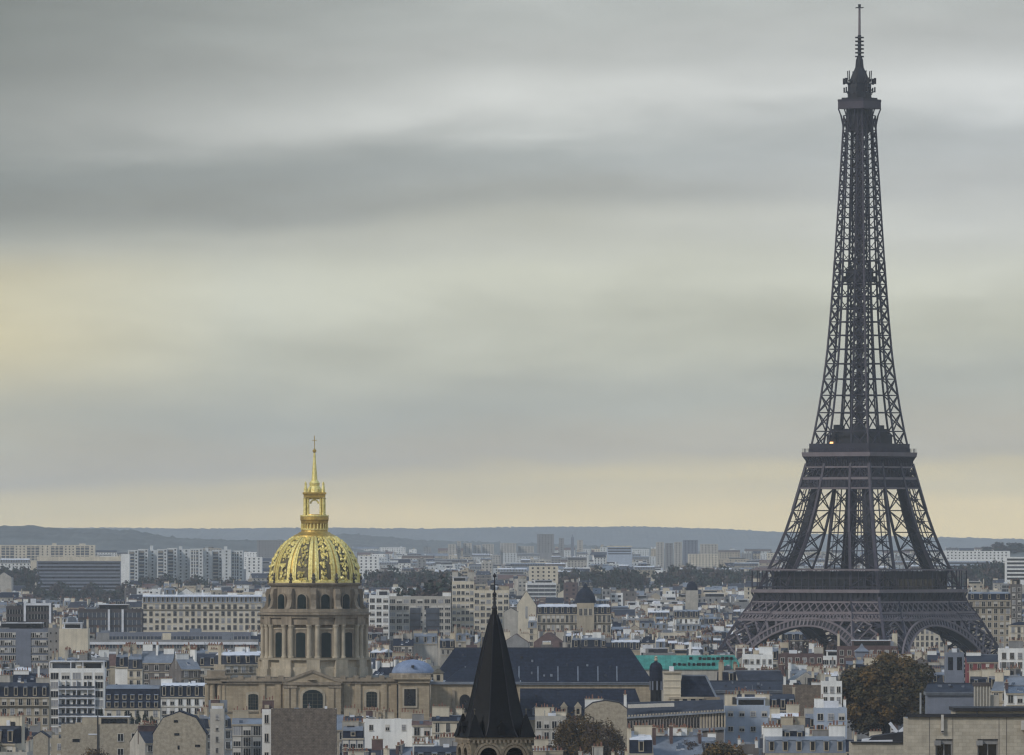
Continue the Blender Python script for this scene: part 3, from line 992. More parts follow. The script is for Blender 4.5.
    for k in range(12):
        mb = MB()
        ac = R(30 * k - 90)
        for da in (-2.9, 2.9):
            strip(mb, ac + R(da), .66, 0.02, .93, .42)
        strip(mb, ac, .8, 0.02, .93, .2, 1)
        mb.build('gilded_rib', [gold, M['gold_dull']], root)
        # trophies between the ribs
        mb = MB()
        rr = random.Random(40 + k)
        ac = R(30 * k - 75)
        for da in (-9.3, 9.3):
            strip(mb, ac + R(da), .5, 0.03, .9, .25)
        for t, sz in ((.06, 1.3), (.16, 1.9), (.30, 2.25), (.43, 1.9), (.55, 1.8), (.67, 1.5), (.78, 1.2), (.87, .8)):
            r, z = rp(t)
            nrm = Vector((math.cos(ac), math.sin(ac), .35 + t * 1.1)).normalized()
            tan = Vector((-math.sin(ac), math.cos(ac), 0))
            up = nrm.cross(tan)
            c = Vector((r * math.cos(ac), r * math.sin(ac), z)) + nrm * .15
            for _ in range(13):
                ou, ow = rr.gauss(0, .42) * sz, rr.gauss(0, .42) * sz
                o_ = c + tan * ou + up * ow
                q = rr.uniform(.3, .62) * (.6 + sz * .25)
                ns = rr.choice((5, 6, 7)); tw = rr.uniform(0, 3)
                ring = []
                for i in range(ns):
                    aa = 2 * math.pi * i / ns + tw; qq = q * rr.uniform(.5, 1.15)
                    ring.append(o_ + tan * qq * math.cos(aa) + up * qq * math.sin(aa) * 1.2 - nrm * .1)
                for i in range(ns):
                    mb.tri(o_ + nrm * .38, ring[i], ring[(i + 1) % ns])
        mb.build('gilded_trophy', gold, root)

    # lantern
    lan = thing_part('lantern', root)
    lan.location = (0, 0, 75.2 * (1 - .892)); lan.scale = (.93, .93, .892)
    mb = MB()
    mb.lathe([(4.5, 75.2), (4.3, 76.2), (4.05, 76.4), (3.9, 78.2), (4.4, 78.4), (4.5, 79.2), (4.7, 79.6), (4.65, 80.6), (4.0, 80.8), (3.8, 81.5)], 24)
    mb.build('base', [M['gold_dull']], lan)
    mb = MB()
    for k in range(24):
        a = R(15 * k)
        mb.lathe([(.22, 76.4), (.22, 78.3)], 6, c=(4.25 * math.cos(a), 4.25 * math.sin(a)))
    mb.lathe([(4.55, 76.2), (4.55, 76.6)], 24); mb.lathe([(4.5, 80.6), (4.75, 80.8), (4.7, 81.2)], 24)
    mb.build('balustrade', gold, lan)
    for k in range(4):
        mb = MB()
        for u in (-.62, .62):
            mb.lathe([(.42, 81.3), (.34, 81.8), (.3, 86.6), (.45, 87.1)], 8, c=(2.65 + u, -2.65 - .3))
            mb.lathe([(.42, 81.3), (.34, 81.8), (.3, 86.6), (.45, 87.1)], 8, c=(2.65 + .3, -2.65 + u))
        mb.box(1.75, 2.75, -2.75, -1.75, 81.3, 87.2)
        mb.build('corner_columns', gold, lan, rz=R(90 * k))
        mb = MB()
        mb.lathe([(.55, 89.0), (.5, 90), (.28, 91.4), (.34, 92), (.05, 92.7)], 8, c=(2.9, -2.9))
        mb.build('statue', gold, lan, rz=R(90 * k))
        mb = MB()   # round-headed opening frames
        for i in range(8):
            a, b = math.pi * i / 8, math.pi * (i + 1) / 8
            mb.beam((1.3 * math.cos(a), -2.3, 85.1 + 1.3 * math.sin(a)), (1.3 * math.cos(b), -2.3, 85.1 + 1.3 * math.sin(b)), .45)
        mb.box(-1.75, 1.75, -2.6, -2.0, 86.6, 87.2)
        mb.build('arch', gold, lan, rz=R(90 * k))
    mb = MB()
    mb.box(-3.5, 3.5, -3.5, 3.5, 87.2, 88.3); mb.box(-3.8, 3.8, -3.8, 3.8, 88.3, 89.0)
    mb.build('entablature', M['gold_dull'], lan)
    mb = MB()
    mb.lathe([(2.4, 89), (2.3, 90.2), (1.6, 91.2), (1.75, 92.2), (1.0, 93.2)], 12)
    mb.lathe([(1.0, 92.8), (.28, 102.6)], 8)
    mb.build('obelisk', gold, lan)
    mb = MB()
    mb.lathe([(.1, 102.4), (.62, 102.9), (.62, 103.4), (.15, 104)], 10)
    mb.beam((0, 0, 103.6), (0, 0, 108.4), .22); mb.beam((-.75, 0, 106.8), (.75, 0, 106.8), .18)
    mb.build('cross', M['gold_dull'], lan)
    return root


domed_church()


def corner_chapel():
    d = 2668.0
    k = F / d
    z = lambda py: HC - (py - HY) / k
    root = thing('domed_chapel', 'round-cornered stone chapel with a low blue-grey lead dome', 'chapel', (X(413, d), d, 0))
    xf = lambda px: (px - 413) / k
    mb = MB()
    mb.box(xf(399.3), xf(430), -20, 4, 0, z(682))
    mb.box(xf(399), xf(430.5), -20.8, 4, z(682), z(678.5)); mb.box(xf(394), xf(431), -21.5, 4, z(678.4), z(676.4))
    mb.build('wall', M['stone_warm'], root)
    mb = MB()
    mb.lathe([(7.3, z(677)), (7.2, z(673.5)), (6.8, z(673))], 32)
    mb.build('parapet', M['stone'], root)
    for i in range(6):
        px = 399 + i * 6
        mb = MB(); mb.box(xf(px) - .7, xf(px) + .7, -21, -19.8, z(676.3), z(673.8)); mb.build('pedestal', M['stone'], root)
    mb = MB()
    rr, hh = 6.55, z(659.5) - z(674)
    prof = [(rr * math.cos(a), z(674) + hh * math.sin(a)) for a in [math.pi / 2 * i / 10 for i in range(10)]] + [(.3, z(659.4))]
    mb.lathe(prof, 32)
    mb.build('dome', M['dome_zinc'], root, smooth=True)
    mb = MB()
    mb.box(-.45, .45, -6.9, -5.2, z(667), z(665))
    mb.build('dome_vent', M['tar'], root)
    w = MB(); w.box(xf(403.3), xf(418), -20.35, -19.9, z(706.5), z(686.5))
    o = w.build('window', M['stone_pale'], root)
    w = MB(); w.box(xf(405), xf(416.3), -20.5, -20.3, z(704.5), z(688))
    w.build('pane', M['glass'], o)
    t = MB()
    tx = xf(438.5)
    t.box(tx - 1.5, tx + 1.5, -8, -5, z(685), z(672.5)); t.frustum(tx - 1.9, tx + 1.9, -8.4, -4.6, z(672.5), tx - .3, tx + .3, -6.8, -6.2, z(668.5), 1)
    t.box(tx - .5, tx + .5, -8.1, -7.9, z(680), z(674.5), 2)
    t.build('bell_turret', [M['stone_pale'], M['lead'], M['glass']], root)


corner_chapel()


# ------------------------------------------------------------------ the dark steeple in front
def steeple():
    d = 1150.0
    k = F / d
    z = lambda py: HC - (py - HY) / k
    root = thing('church_steeple', 'black slate church spire with corner pinnacles above a stone belfry', 'steeple', (X(494.5, d), d, 0), R(13))
    b = 4.05
    ze = z(739.5)
    mb = MB()
    # belfry walls with round arches: piers and a filled head above each opening
    mb.box(-b, b, -b, b, 0, z(768))
    for s in range(4):
        n0 = len(mb.v)
        for (u0, u1) in ((-b, -3.05), (-.45, .45), (3.05, b)):
            mb.box(u0, u1, -b, -b + .9, z(768), ze)
        for c in (-1.75, 1.75):
            w2, seg = 1.3, 10
            zs = z(756)
            for i in range(seg):
                a0, a1 = math.pi * i / seg, math.pi * (i + 1) / seg
                p0 = (c + w2 * math.cos(a0), zs + w2 * math.sin(a0)); p1 = (c + w2 * math.cos(a1), zs + w2 * math.sin(a1))
                mb.hexa([(p1[0], -b, p1[1]), (p0[0], -b, p0[1]), (p0[0], -b + .9, p0[1]), (p1[0], -b + .9, p1[1]),
                         (p1[0], -b, ze), (p0[0], -b, ze), (p0[0], -b + .9, ze), (p1[0], -b + .9, ze)], 0)
        mb.move(Matrix.Rotation(R(90 * s), 4, 'Z'), n0)
    mb.build('belfry', M['stone_pale'], root)
    for s in range(4):
        for c in (-1.75, 1.75):
            mb = MB()
            for r_, t_ in ((1.75, .34), (1.35, .28)):
                for i in range(12):
                    a0, a1 = math.pi * i / 12, math.pi * (i + 1) / 12
                    zs = z(756)
                    mb.beam((c + r_ * math.cos(a0), -b - .12, zs + r_ * math.sin(a0)), (c + r_ * math.cos(a1), -b - .12, zs + r_ * math.sin(a1)), t_, .3)
            mb.build('arch_moulding', M['stone'], root, rz=R(90 * s))
            mb = MB()
            for i in range(6):
                zz = z(764) + i * .42
                mb.hexa([(c - 1.3, -b + .3, zz), (c + 1.3, -b + .3, zz), (c + 1.3, -b + .9, zz + .3), (c - 1.3, -b + .9, zz + .3), (c - 1.3, -b + .3, zz + .08), (c + 1.3, -b + .3, zz + .08), (c + 1.3, -b + .9, zz + .38), (c - 1.3, -b + .9, zz + .38)])
            mb.build('louvre', M['slate_dark'], root, rz=R(90 * s))
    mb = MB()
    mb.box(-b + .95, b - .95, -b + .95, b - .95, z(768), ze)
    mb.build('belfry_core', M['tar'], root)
    mb = MB()
    mb.box(-b - .3, b + .3, -b - .3, b + .3, ze, ze + .35)
    n = 14
    for i in range(n):
        u = -b + 2 * b * (i + .5) / n
        for q in ((u, -b - .2), (u, b + .2), (-b - .2, u), (b + .2, u)):
            mb.box(q[0] - .13, q[0] + .13, q[1] - .13, q[1] + .13, ze - .4, ze)
    mb.build('eaves', M['stone'], root)
    # spire: square flare turning into an octagon
    mb = MB()
    def ring(r, zz, sq):
        out = []
        for i in range(8):
            a = R(22.5 + 45 * i)
            ox, oy = r * math.cos(a), r * math.sin(a)
            s = (r + 0.05)
            qx = max(-s, min(s, ox * 1.4)); qy = max(-s, min(s, oy * 1.4))
            out.append((ox * (1 - sq) + qx * sq, oy * (1 - sq) + qy * sq, zz))
        return out
    lv = [(4.5, ze + .36, 1.0), (4.3, z(736), .75), (4.08, z(729), .35), (3.82, z(720), .12), (3.52, z(710), 0), (2.5, z(676), 0), (1.6, z(646), 0), (.9, z(625), 0), (.42, z(614.5), 0), (.24, z(606), 0)]
    rg = [ring(*l) for l in lv]
    for a, c in zip(rg[:-1], rg[1:]):
        for i in range(8):
            j = (i + 1) % 8
            mb.quad(a[i], a[j], c[j], c[i])
    mb.f.append(tuple(len(mb.v) + i for i in range(8))); mb.m.append(0); mb.v += rg[-1]
    mb.f.append(tuple(len(mb.v) + 7 - i for i in range(8))); mb.m.append(0); mb.v += rg[0]
    mb.build('spire', M['slate_dark'], root)
    mb = MB()
    for i in range(8):
        for a, c in zip(rg[1:-2], rg[2:-1]):
            mb.beam(a[i], c[i], .13)
    mb.build('hip_rolls', M['iron_dark'], root)
    for sx in (-1, 1):
        for sy in (-1, 1):
            mb = MB()
            c = (sx * 3.45, sy * 3.45)
            q = 1.1
            mb.frustum(c[0] - q, c[0] + q, c[1] - q, c[1] + q, ze + .36, c[0] - q * .82, c[0] + q * .82, c[1] - q * .82, c[1] + q * .82, z(733))
            mb.frustum(c[0] - q * .82, c[0] + q * .82, c[1] - q * .82, c[1] + q * .82, z(733), c[0] - .1, c[0] + .1, c[1] - .1, c[1] + .1, z(714))
            o = mb.build('pinnacle', M['slate_dark'], root)
            mb = MB()
            mb.lathe([(.06, z(716)), (.06, z(710)), (.16, z(709.5)), (.05, z(708))], 6, c=c)
            mb.build('finial', M['lead'], o)
    for s in range(4):      # small roof dormers low on the spire
        mb = MB()
        mb.box(-.35, .35, -4.35, -3.2, z(733), z(726))
        mb.poly([(-.48, z(726)), (.48, z(726)), (0, z(721))], -4.45, -3.0)
        mb.build('spire_dormer', M['slate_dark'], root, rz=R(90 * s))
    mb = MB()
    mb.lathe([(.3, z(610)), (.42, z(608)), (.2, z(605)), (.14, z(596)), (.32, z(594)), (.1, z(592)), (.08, z(578))], 8)
    mb.beam((-.5, 0, z(585)), (.5, 0, z(585)), .12); mb.beam((-.3, 0, z(599)), (.3, 0, z(599)), .12)
    mb.lathe([(.05, z(578)), (.25, z(576)), (.05, z(573))], 6)
    mb.build('cross_finial', M['tar'], root)


steeple()
# ------------------------------------------------------------------ houses
G_, FR_ = 3, 4
PAL = lambda wall, roof, top, stack='cream': [M[wall], M[roof], M[top], M['glass'], M['frame'], M['pot'], M[stack], M['stone_pale'], M['tar'], M['roofwhite'], M['zinc'], M['glass_blue']]
_wm = {}
WR = random.Random(909)


def window_mesh(w, h, kind='tall', var=0):
    """a window in its surround: pale jambs, sill and crossbar round dark glass; shared by every copy of its size"""
    w, h = round(w * 4) / 4, round(h * 4) / 4
    var = 0 if kind == 'bare' else var
    key = (w, h, kind, var)
    if key not in _wm:
        mb = MB()
        t = min(.16, w * .13)
        if kind != 'bare':
            mb.box(-w / 2 - t, -w / 2, -.1, .05, 0, h, 1); mb.box(w / 2, w / 2 + t, -.1, .05, 0, h, 1)
            mb.box(-w / 2 - t, w / 2 + t, -.12, .05, h, h + t, 1); mb.box(-w / 2 - t * 1.6, w / 2 + t * 1.6, -.22, .05, -t, 0, 1)
        mb.quad((-w / 2, -.045, 0), (w / 2, -.045, 0), (w / 2, -.045, h), (-w / 2, -.045, h), 0)
        if var == 1:
            mb.box(-w / 2, w / 2, -.085, -.05, h * .55, h, 1)
        elif var == 2:
            mb.box(-w - t, -w / 2 - t, -.13, 0, 0, h, 3); mb.box(w / 2 + t, w + t, -.13, 0, 0, h, 3)
        elif var == 3:
            mb.box(-w / 2, w / 2, -.085, -.05, 0, h, 3)
        if kind == 'tall':
            mb.box(-.05, .05, -.09, -.05, 0, h, 1)
            mb.box(-w / 2, w / 2, -.28, -.24, .05, .12, 2); mb.box(-w / 2, w / 2, -.28, -.24, .75, .82, 2)
        if kind == 'wide':
            for i in range(1, 3):
                u = -w / 2 + w * i / 3
                mb.box(u - .05, u + .05, -.09, -.05, 0, h, 1)
        _wm[key] = mb.mesh('window', [M['glass'], M['frame'], M['tar'], M['shutter']])
    return _wm[key]


def windows(root, mb, xs, zs, w, h, kind='tall', y=0.0, name='window', skip=None):
    """put one window at every (x, z): own child objects on near houses, faces of the one mesh on far ones"""
    sh = WR.random() < .75
    for zz in zs:
        for xx in xs:
            if skip and skip(xx, zz):
                continue
            if root is not None:
                link(name, window_mesh(w, h, kind, WR.choice((0, 0, 0, 0, 1, 1, 3) if w > 1.3 or sh else (0, 0, 0, 1, 2, 3))), root, (xx, y, zz))
            else:
                q = WR.random()
                if q > .06:
                    mb.quad((xx - w / 2, y - .07, zz), (xx + w / 2, y - .07, zz), (xx + w / 2, y - .07, zz + h * (1 if q > .3 else .6)), (xx - w / 2, y - .07, zz + h * (1 if q > .3 else .6)), G_ if q > .2 else 11)


def stack_geo(mb, x, y0, y1, z0, z1, rng, th=.7):
    """a chimney stack with its row of clay pots"""
    mb.box(x - th / 2, x + th / 2, y0, y1, z0, z1, 6)
    mb.box(x - th / 2 - .12, x + th / 2 + .12, y0 - .12, y1 + .12, z1, z1 + .18, 7)
    n = max(1, int((y1 - y0) / .75))
    for i in range(n):
        if rng.random() < .12:
            continue
        yy = y0 + (y1 - y0) * (i + .5) / n
        q = rng.uniform(.13, .2)
        mb.box(x - q, x + q, yy - q, yy + q, z1 + .18, z1 + .18 + rng.choice((.5, .7, .7, 1.1)), 5)


def dormer_geo(mb, w, h, round_top=False):
    mb.box(-w / 2, w / 2, 0, 2.2, 0, h, 7)
    if round_top:
        mb.poly([(-w / 2 - .1, h)] + [(w / 2 + .1, h)] + [((w / 2 + .1) * math.cos(math.pi * i / 6), h + w * .4 * math.sin(math.pi * i / 6)) for i in range(1, 6)], -.1, 2.3, 10)
    else:
        mb.frustum(-w / 2 - .15, w / 2 + .15, -.15, 2.4, h, -w / 2, w / 2, .2, 2.4, h + .25, 10)
    mb.quad((-w / 2 + .2, -.04, .25), (w / 2 - .2, -.04, .25), (w / 2 - .2, -.04, h - .15), (-w / 2 + .2, -.04, h - .15), 3)


_sh = {}


def shared(key, fn, pal):
    if key not in _sh:
        mb = MB(); fn(mb)
        _sh[key] = mb.mesh(key[0], pal)
    return _sh[key]


def clutter(P, put, x0, x1, y0, y1, z, rng, n, big=1.0):
    """small plant rooms, hatches, vents and flues standing on a roof"""
    for _ in range(n):
        mb = P()
        a = rng.uniform(.4, 2.0) * big; b = rng.uniform(.5, 1.6) * big
        x = rng.uniform(x0 + a, x1 - a) if x1 - x0 > 2 * a else (x0 + x1) / 2
        y = rng.uniform(y0 + b, y1 - b) if y1 - y0 > 2 * b else (y0 + y1) / 2
        hh = rng.choice((.5, .8, 1.2, 1.8, 2.4)) * big
        mb.box(x - a, x + a, y - b, y + b, z - .3, z + hh, rng.choice((0, 6, 7, 8, 8, 9, 9, 10)))
        put('roof_hut', mb)
    for _ in range(n // 2):
        x, y = rng.uniform(x0, x1), rng.uniform(y0, y1)
        mb = P(); mb.beam((x, y, z - .3), (x, y, z + rng.uniform(1, 3.2)), .16, m=rng.choice((8, 10))); put('flue', mb)


def house(name, label, cat, x, y, rz, W_, D_, H, roof, wall, rmat, tmat, rng, detail, zvis, group=None, cols=None, rows=None, ww=None, wh=None, wkind=None, stacks=None, stackmat=None, z0=None, blank=False, extras=None, rh=None, fh=3.1, balcony=True):
    """one house; H is the height of its front wall, zvis the lowest height worth building windows at"""
    z0 = terrain(y) if z0 is None else z0
    pal = PAL(wall, rmat, tmat, stackmat or rng.choice(('cream', 'beige', 'brick', 'greyw', 'white', 'white', 'ochre', 'cream')))
    wk = wkind or 'tall'
    ww = ww or 1.2; wh = wh or 1.9
    one = MB()
    root = thing(name, label, cat, (x, y, z0), rz, group) if detail else None
    P = lambda: MB() if detail else one

    def put(pname, mb, loc=(0, 0, 0), parent=None):
        if detail:
            return mb.build(pname, pal, parent or root, loc)
    hw = W_ / 2
    mb = P()
    if roof == 'gable_front':
        rh = rh or W_ * .32
        mb.poly([(-hw, 0), (hw, 0), (hw, H), (0, H + rh), (-hw, H)], 0, D_, 0)
    elif roof == 'gambrel_front':
        rh = rh or W_ * .35
        mb.poly([(-hw, 0), (hw, 0), (hw, H), (hw * .62, H + rh * .72), (0, H + rh), (-hw * .62, H + rh * .72), (-hw, H)], 0, D_, 0)
    else:
        mb.box(-hw, hw, 0, D_, 0, H, 0)
    # string courses and cornice
    if roof in ('mansard', 'hip', 'gable_side'):
        mb.box(-hw, hw, -.35, 0.01, H - .45, H - .05, 7)
        if not blank and H > 12:
            mb.box(-hw, hw, -.2, .01, H - fh - .35, H - fh - .1, 7)
    put('wall', mb)
    # windows
    if not blank:
        cols = cols or max(1, int(W_ / rng.uniform(2.3, 3.0)))
        xs = [-hw + W_ * (i + .5) / cols for i in range(cols)]
        zs = []
        zz = H - .75 - wh
        while zz > max(1.5, zvis - z0 - 2.5) and len(zs) < 9:
            zs.append(zz); zz -= fh
        if rows:
            zs = zs[:rows]
        if len(xs) * len(zs) > 96:
            zs = zs[:max(1, 96 // len(xs))]
        if wk == 'ribbon':
            for zz in zs:
                mb = P()
                mb.box(-hw + .4, hw - .4, -.1, .02, zz, zz + wh, 11 if W_ > 18 else 3)
                for i in range(cols + 1):
                    u = -hw + .4 + (W_ - .8) * i / cols
                    mb.box(u - .06, u + .06, -.16, -.1, zz, zz + wh, 4)
                put('ribbon_window', mb)
        else:
            windows(root, one, xs, zs, ww, wh, wk)
        if balcony and roof == 'mansard' and H > 14:
            mb = P()
            zb = H - .75 - wh - .1 - (fh if rng.random() < .5 else 0)
            mb.box(-hw, hw, -.85, 0, zb - .18, zb, 7)
            mb.box(-hw, hw, -.83, -.78, zb + .85, zb + .92, 8)
            for i in range(int(W_ / .6)):
                u = -hw + .3 + i * .6
                mb.box(u - .03, u + .03, -.83, -.78, zb, zb + .85, 8)
            put('balcony', mb)
    top = H
    if roof == 'mansard':
        mh = rh or rng.uniform(2.8, 3.6)
        ins = mh * .33
        mb = P()
        mb.frustum(-hw + .25, hw - .25, .1, D_ - .1, H, -hw + .25, hw - .25, ins, D_ - ins, H + mh, 1)
        mb.frustum(-hw + .3, hw - .3, ins - .2, D_ - ins + .2, H + mh, -hw + .3, hw - .3, D_ * .42, D_ * .58, H + mh + rng.uniform(.7, 1.5), 2)
        top = H + mh + 1
        rf = put('roof', mb)
        dn = max(1, int(W_ / rng.uniform(2.4, 3.4)))
        rt = rng.random() < .35
        rows_d = ((.45, mh - .75),) if mh < 5 else ((.35, 1.7), (2.9, 1.5))
        for (dz, dh) in rows_d:
            for i in range(dn):
                u = -hw + W_ * (i + .5) / dn
                yy = .1 + ins * dz / mh - .1
                if detail:
                    me = shared(('dormer', rt, round(dh, 1), wall), lambda m_: dormer_geo(m_, 1.25, dh, rt), pal)
                    link('dormer', me, root, (u, yy, H + dz))
                else:
                    n0 = len(one.v); dormer_geo(one, 1.25, dh, rt); one.move(Matrix.Translation((u, yy, H + dz)), n0)
        n = rng.randint(1, 5)
        if n:
            clutter(P, put, -hw + 1, hw - 1, D_ * .3, D_ * .7, top - .2, rng, n, .6)
    elif roof == 'flat':
        mb = P()
        q = .3
        for s in ((-hw, hw, 0, q), (-hw, hw, D_ - q, D_), (-hw, -hw + q, q, D_ - q), (hw - q, hw, q, D_ - q)):
            mb.box(*s, H, H + .9, 0, 7)
        put('parapet', mb)
        mb = P(); mb.box(-hw + q, hw - q, q, D_ - q, H - .2, H + .12, 2); put('roof', mb)
        n = rng.randint(3, 7)
        clutter(P, put, -hw + 1, hw - 1, 1.2, D_ - 1, H + .1, rng, n, rng.uniform(.8, 1.5))
        top = H + .9
        if rng.random() < .45 and W_ > 10:
            mb = P()
            a = rng.uniform(.35, .8) * hw
            cx = rng.uniform(-hw + a + .5, hw - a - .5)
            mb.box(cx - a, cx + a, 2.2, D_ - 2, H, H + 2.9, rng.choice((0, 9, 0, 8)), 2)
            mb.box(cx - a - .3, cx + a + .3, 1.9, D_ - 1.8, H + 2.9, H + 3.15, 9)
            mb.quad((cx - a + .4, 2.15, H + 1.1), (cx + a - .4, 2.15, H + 1.1), (cx + a - .4, 2.15, H + 2.5), (cx - a + .4, 2.15, H + 2.5), 3)
            put('penthouse', mb)
            top = H + 3
    elif roof == 'gable_side':
        rr = rh or D_ * .34
        mb = P()
        e = .4
        n0 = len(mb.v)
        a, b, c, d = (-hw - .1, -e, H - .1), (hw + .1, -e, H - .1), (hw + .1, D_ / 2, H + rr), (-hw - .1, D_ / 2, H + rr)
        mb.quad(a, b, c, d, 1)
        mb.quad((hw + .1, D_ + e, H - .1), (-hw - .1, D_ + e, H - .1), d, c, 1)
        mb.tri((-hw, 0, H), (-hw, D_ / 2, H + rr - .1), (-hw, D_, H), 0); mb.tri((hw, D_, H), (hw, D_ / 2, H + rr - .1), (hw, 0, H), 0)
        mb.beam(d, c, .35, m=10)
        put('roof', mb)
        top = H + rr
        n = rng.randint(0, 3)
        for i in range(n):
            mb = P()
            u = rng.uniform(-hw + 1.2, hw - 1.2); f_ = rng.uniform(.2, .6)
            yy = -e + (D_ / 2 + e) * f_; zz = H + rr * f_
            mb.hexa([(u - .5, yy - .6, zz - .5), (u + .5, yy - .6, zz - .5), (u + .5, yy + .6, zz + .2), (u - .5, yy + .6, zz + .2), (u - .5, yy - .6, zz - .2), (u + .5, yy - .6, zz - .2), (u + .5, yy + .6, zz + .65), (u - .5, yy + .6, zz + .65)], 9, 11)
            put('skylight', mb)
    elif roof == 'hip':
        rr = rh or D_ * .3
        mb = P()
        k = min(hw * .75, D_ / 2)
        mb.frustum(-hw - .4, hw + .4, -.4, D_ + .4, H, -hw + k, hw - k, D_ / 2 - .2, D_ / 2 + .2, H + rr, 1)
        put('roof', mb)
        top = H + rr
    elif roof in ('gable_front', 'gambrel_front'):
        mb = P()
        pts = [(hw + .3, H - .25), (0, H + rh), (-hw - .3, H - .25)] if roof == 'gable_front' else [(hw + .3, H - .25), (hw * .62, H + rh * .72), (0, H + rh), (-hw * .62, H + rh * .72), (-hw - .3, H - .25)]
        for p, q in zip(pts[:-1], pts[1:]):
            mb.hexa([(p[0], .55, p[1] + .02), (p[0], D_ + .2, p[1] + .02), (q[0], D_ + .2, q[1] + .02), (q[0], .55, q[1] + .02),
                     (p[0], .55, p[1] + .3), (p[0], D_ + .2, p[1] + .3), (q[0], D_ + .2, q[1] + .3), (q[0], .55, q[1] + .3)], 1)
        put('roof', mb)
        top = H + rh * .8
    # chimney stacks, mostly on the party walls
    ns = rng.choice((1, 2, 2, 3)) if stacks is None else stacks
    spots = [(-hw + .4), (hw - .4), rng.uniform(-hw * .5, hw * .5), rng.uniform(-hw * .8, hw * .8), 0, hw * .5][:ns]
    for u in spots:
        mb = P()
        L = rng.uniform(1.8, min(5.5, D_ * .5))
        yy = rng.uniform(D_ * .22, max(D_ * .23, D_ * .72 - L))
        hgt = top + rng.uniform(.7, 2.6)
        across = rng.random() < .5
        n0 = len(mb.v)
        stack_geo(mb, 0, -L / 2, L / 2, H - .5, hgt, rng)
        mb.move(Matrix.Translation((u if not across else max(-hw + L / 2, min(hw - L / 2, u)), yy + L / 2, 0)) @ (Matrix.Rotation(R(90), 4, 'Z') if across else Matrix.Identity(4)), n0)
        put('chimney_stack', mb)
    if extras:
        extras(root, one, pal, put, P)
    if not detail:
        if label is None:
            return one, pal, Matrix.Translation((x, y, z0)) @ Matrix.Rotation(rz, 4, 'Z')
        root = one.build(name, pal, None, (x, y, z0), rz)
        tag(root, label, cat, group)
    return root


# things already standing, for the spacing of the others: column span, top row, lowest row to keep free, distance, depth, hides what is behind
HEROES = []
LM = []


def reg(px0, px1, yt, yb, d, depth=15, opaque=True, lm=None):
    HEROES.append((px0, px1, yt, yb, d, depth, opaque))
    if lm:
        LM.append(((px0 + px1) / 2, (yt + min(yb, yt + 40)) / 2, lm))


def hero(name, label, cat, px0, px1, yt, yb, d, depth, roof, wall, rmat='slate', tmat='zinc', seed=1, roof_px=0, lm=None, detail=True, rz=0, opaque=True, **k):
    """a house set out by what one sees of it: column span, top row of its roof, lowest visible row, distance"""
    W_ = (px1 - px0) * d / F
    z0 = terrain(d)
    H = Z(yt + roof_px, d) - z0
    reg(px0, px1, yt, yb, d, depth, opaque, lm)
    if roof_px and 'rh' not in k:
        k['rh'] = roof_px * d / F * (1.0 if roof != 'mansard' else .8)
    return house(name, label, cat, X((px0 + px1) / 2, d), d, R(rz), W_, depth, H, roof, wall, rmat, tmat, random.Random(seed), detail, Z(yb, d), **k)


# big landmarks
reg(208, 430, 676, 716, 2640, 60, lm='stone church body')
reg(258, 371, 612, 660, 2662, 35, False); reg(269, 360, 560, 600, 2664, 30, False, lm='golden dome'); reg(284, 345, 540, 560, 2666, 26, False)
reg(455, 533, 738, 800, 1145, 12); reg(467, 522, 700, 738, 1145, 12, False, lm='black church spire'); reg(478, 511, 650, 700, 1145, 12, False)
reg(742, 990, 585, 648, 3975, 120, opaque=False, lm='iron tower')

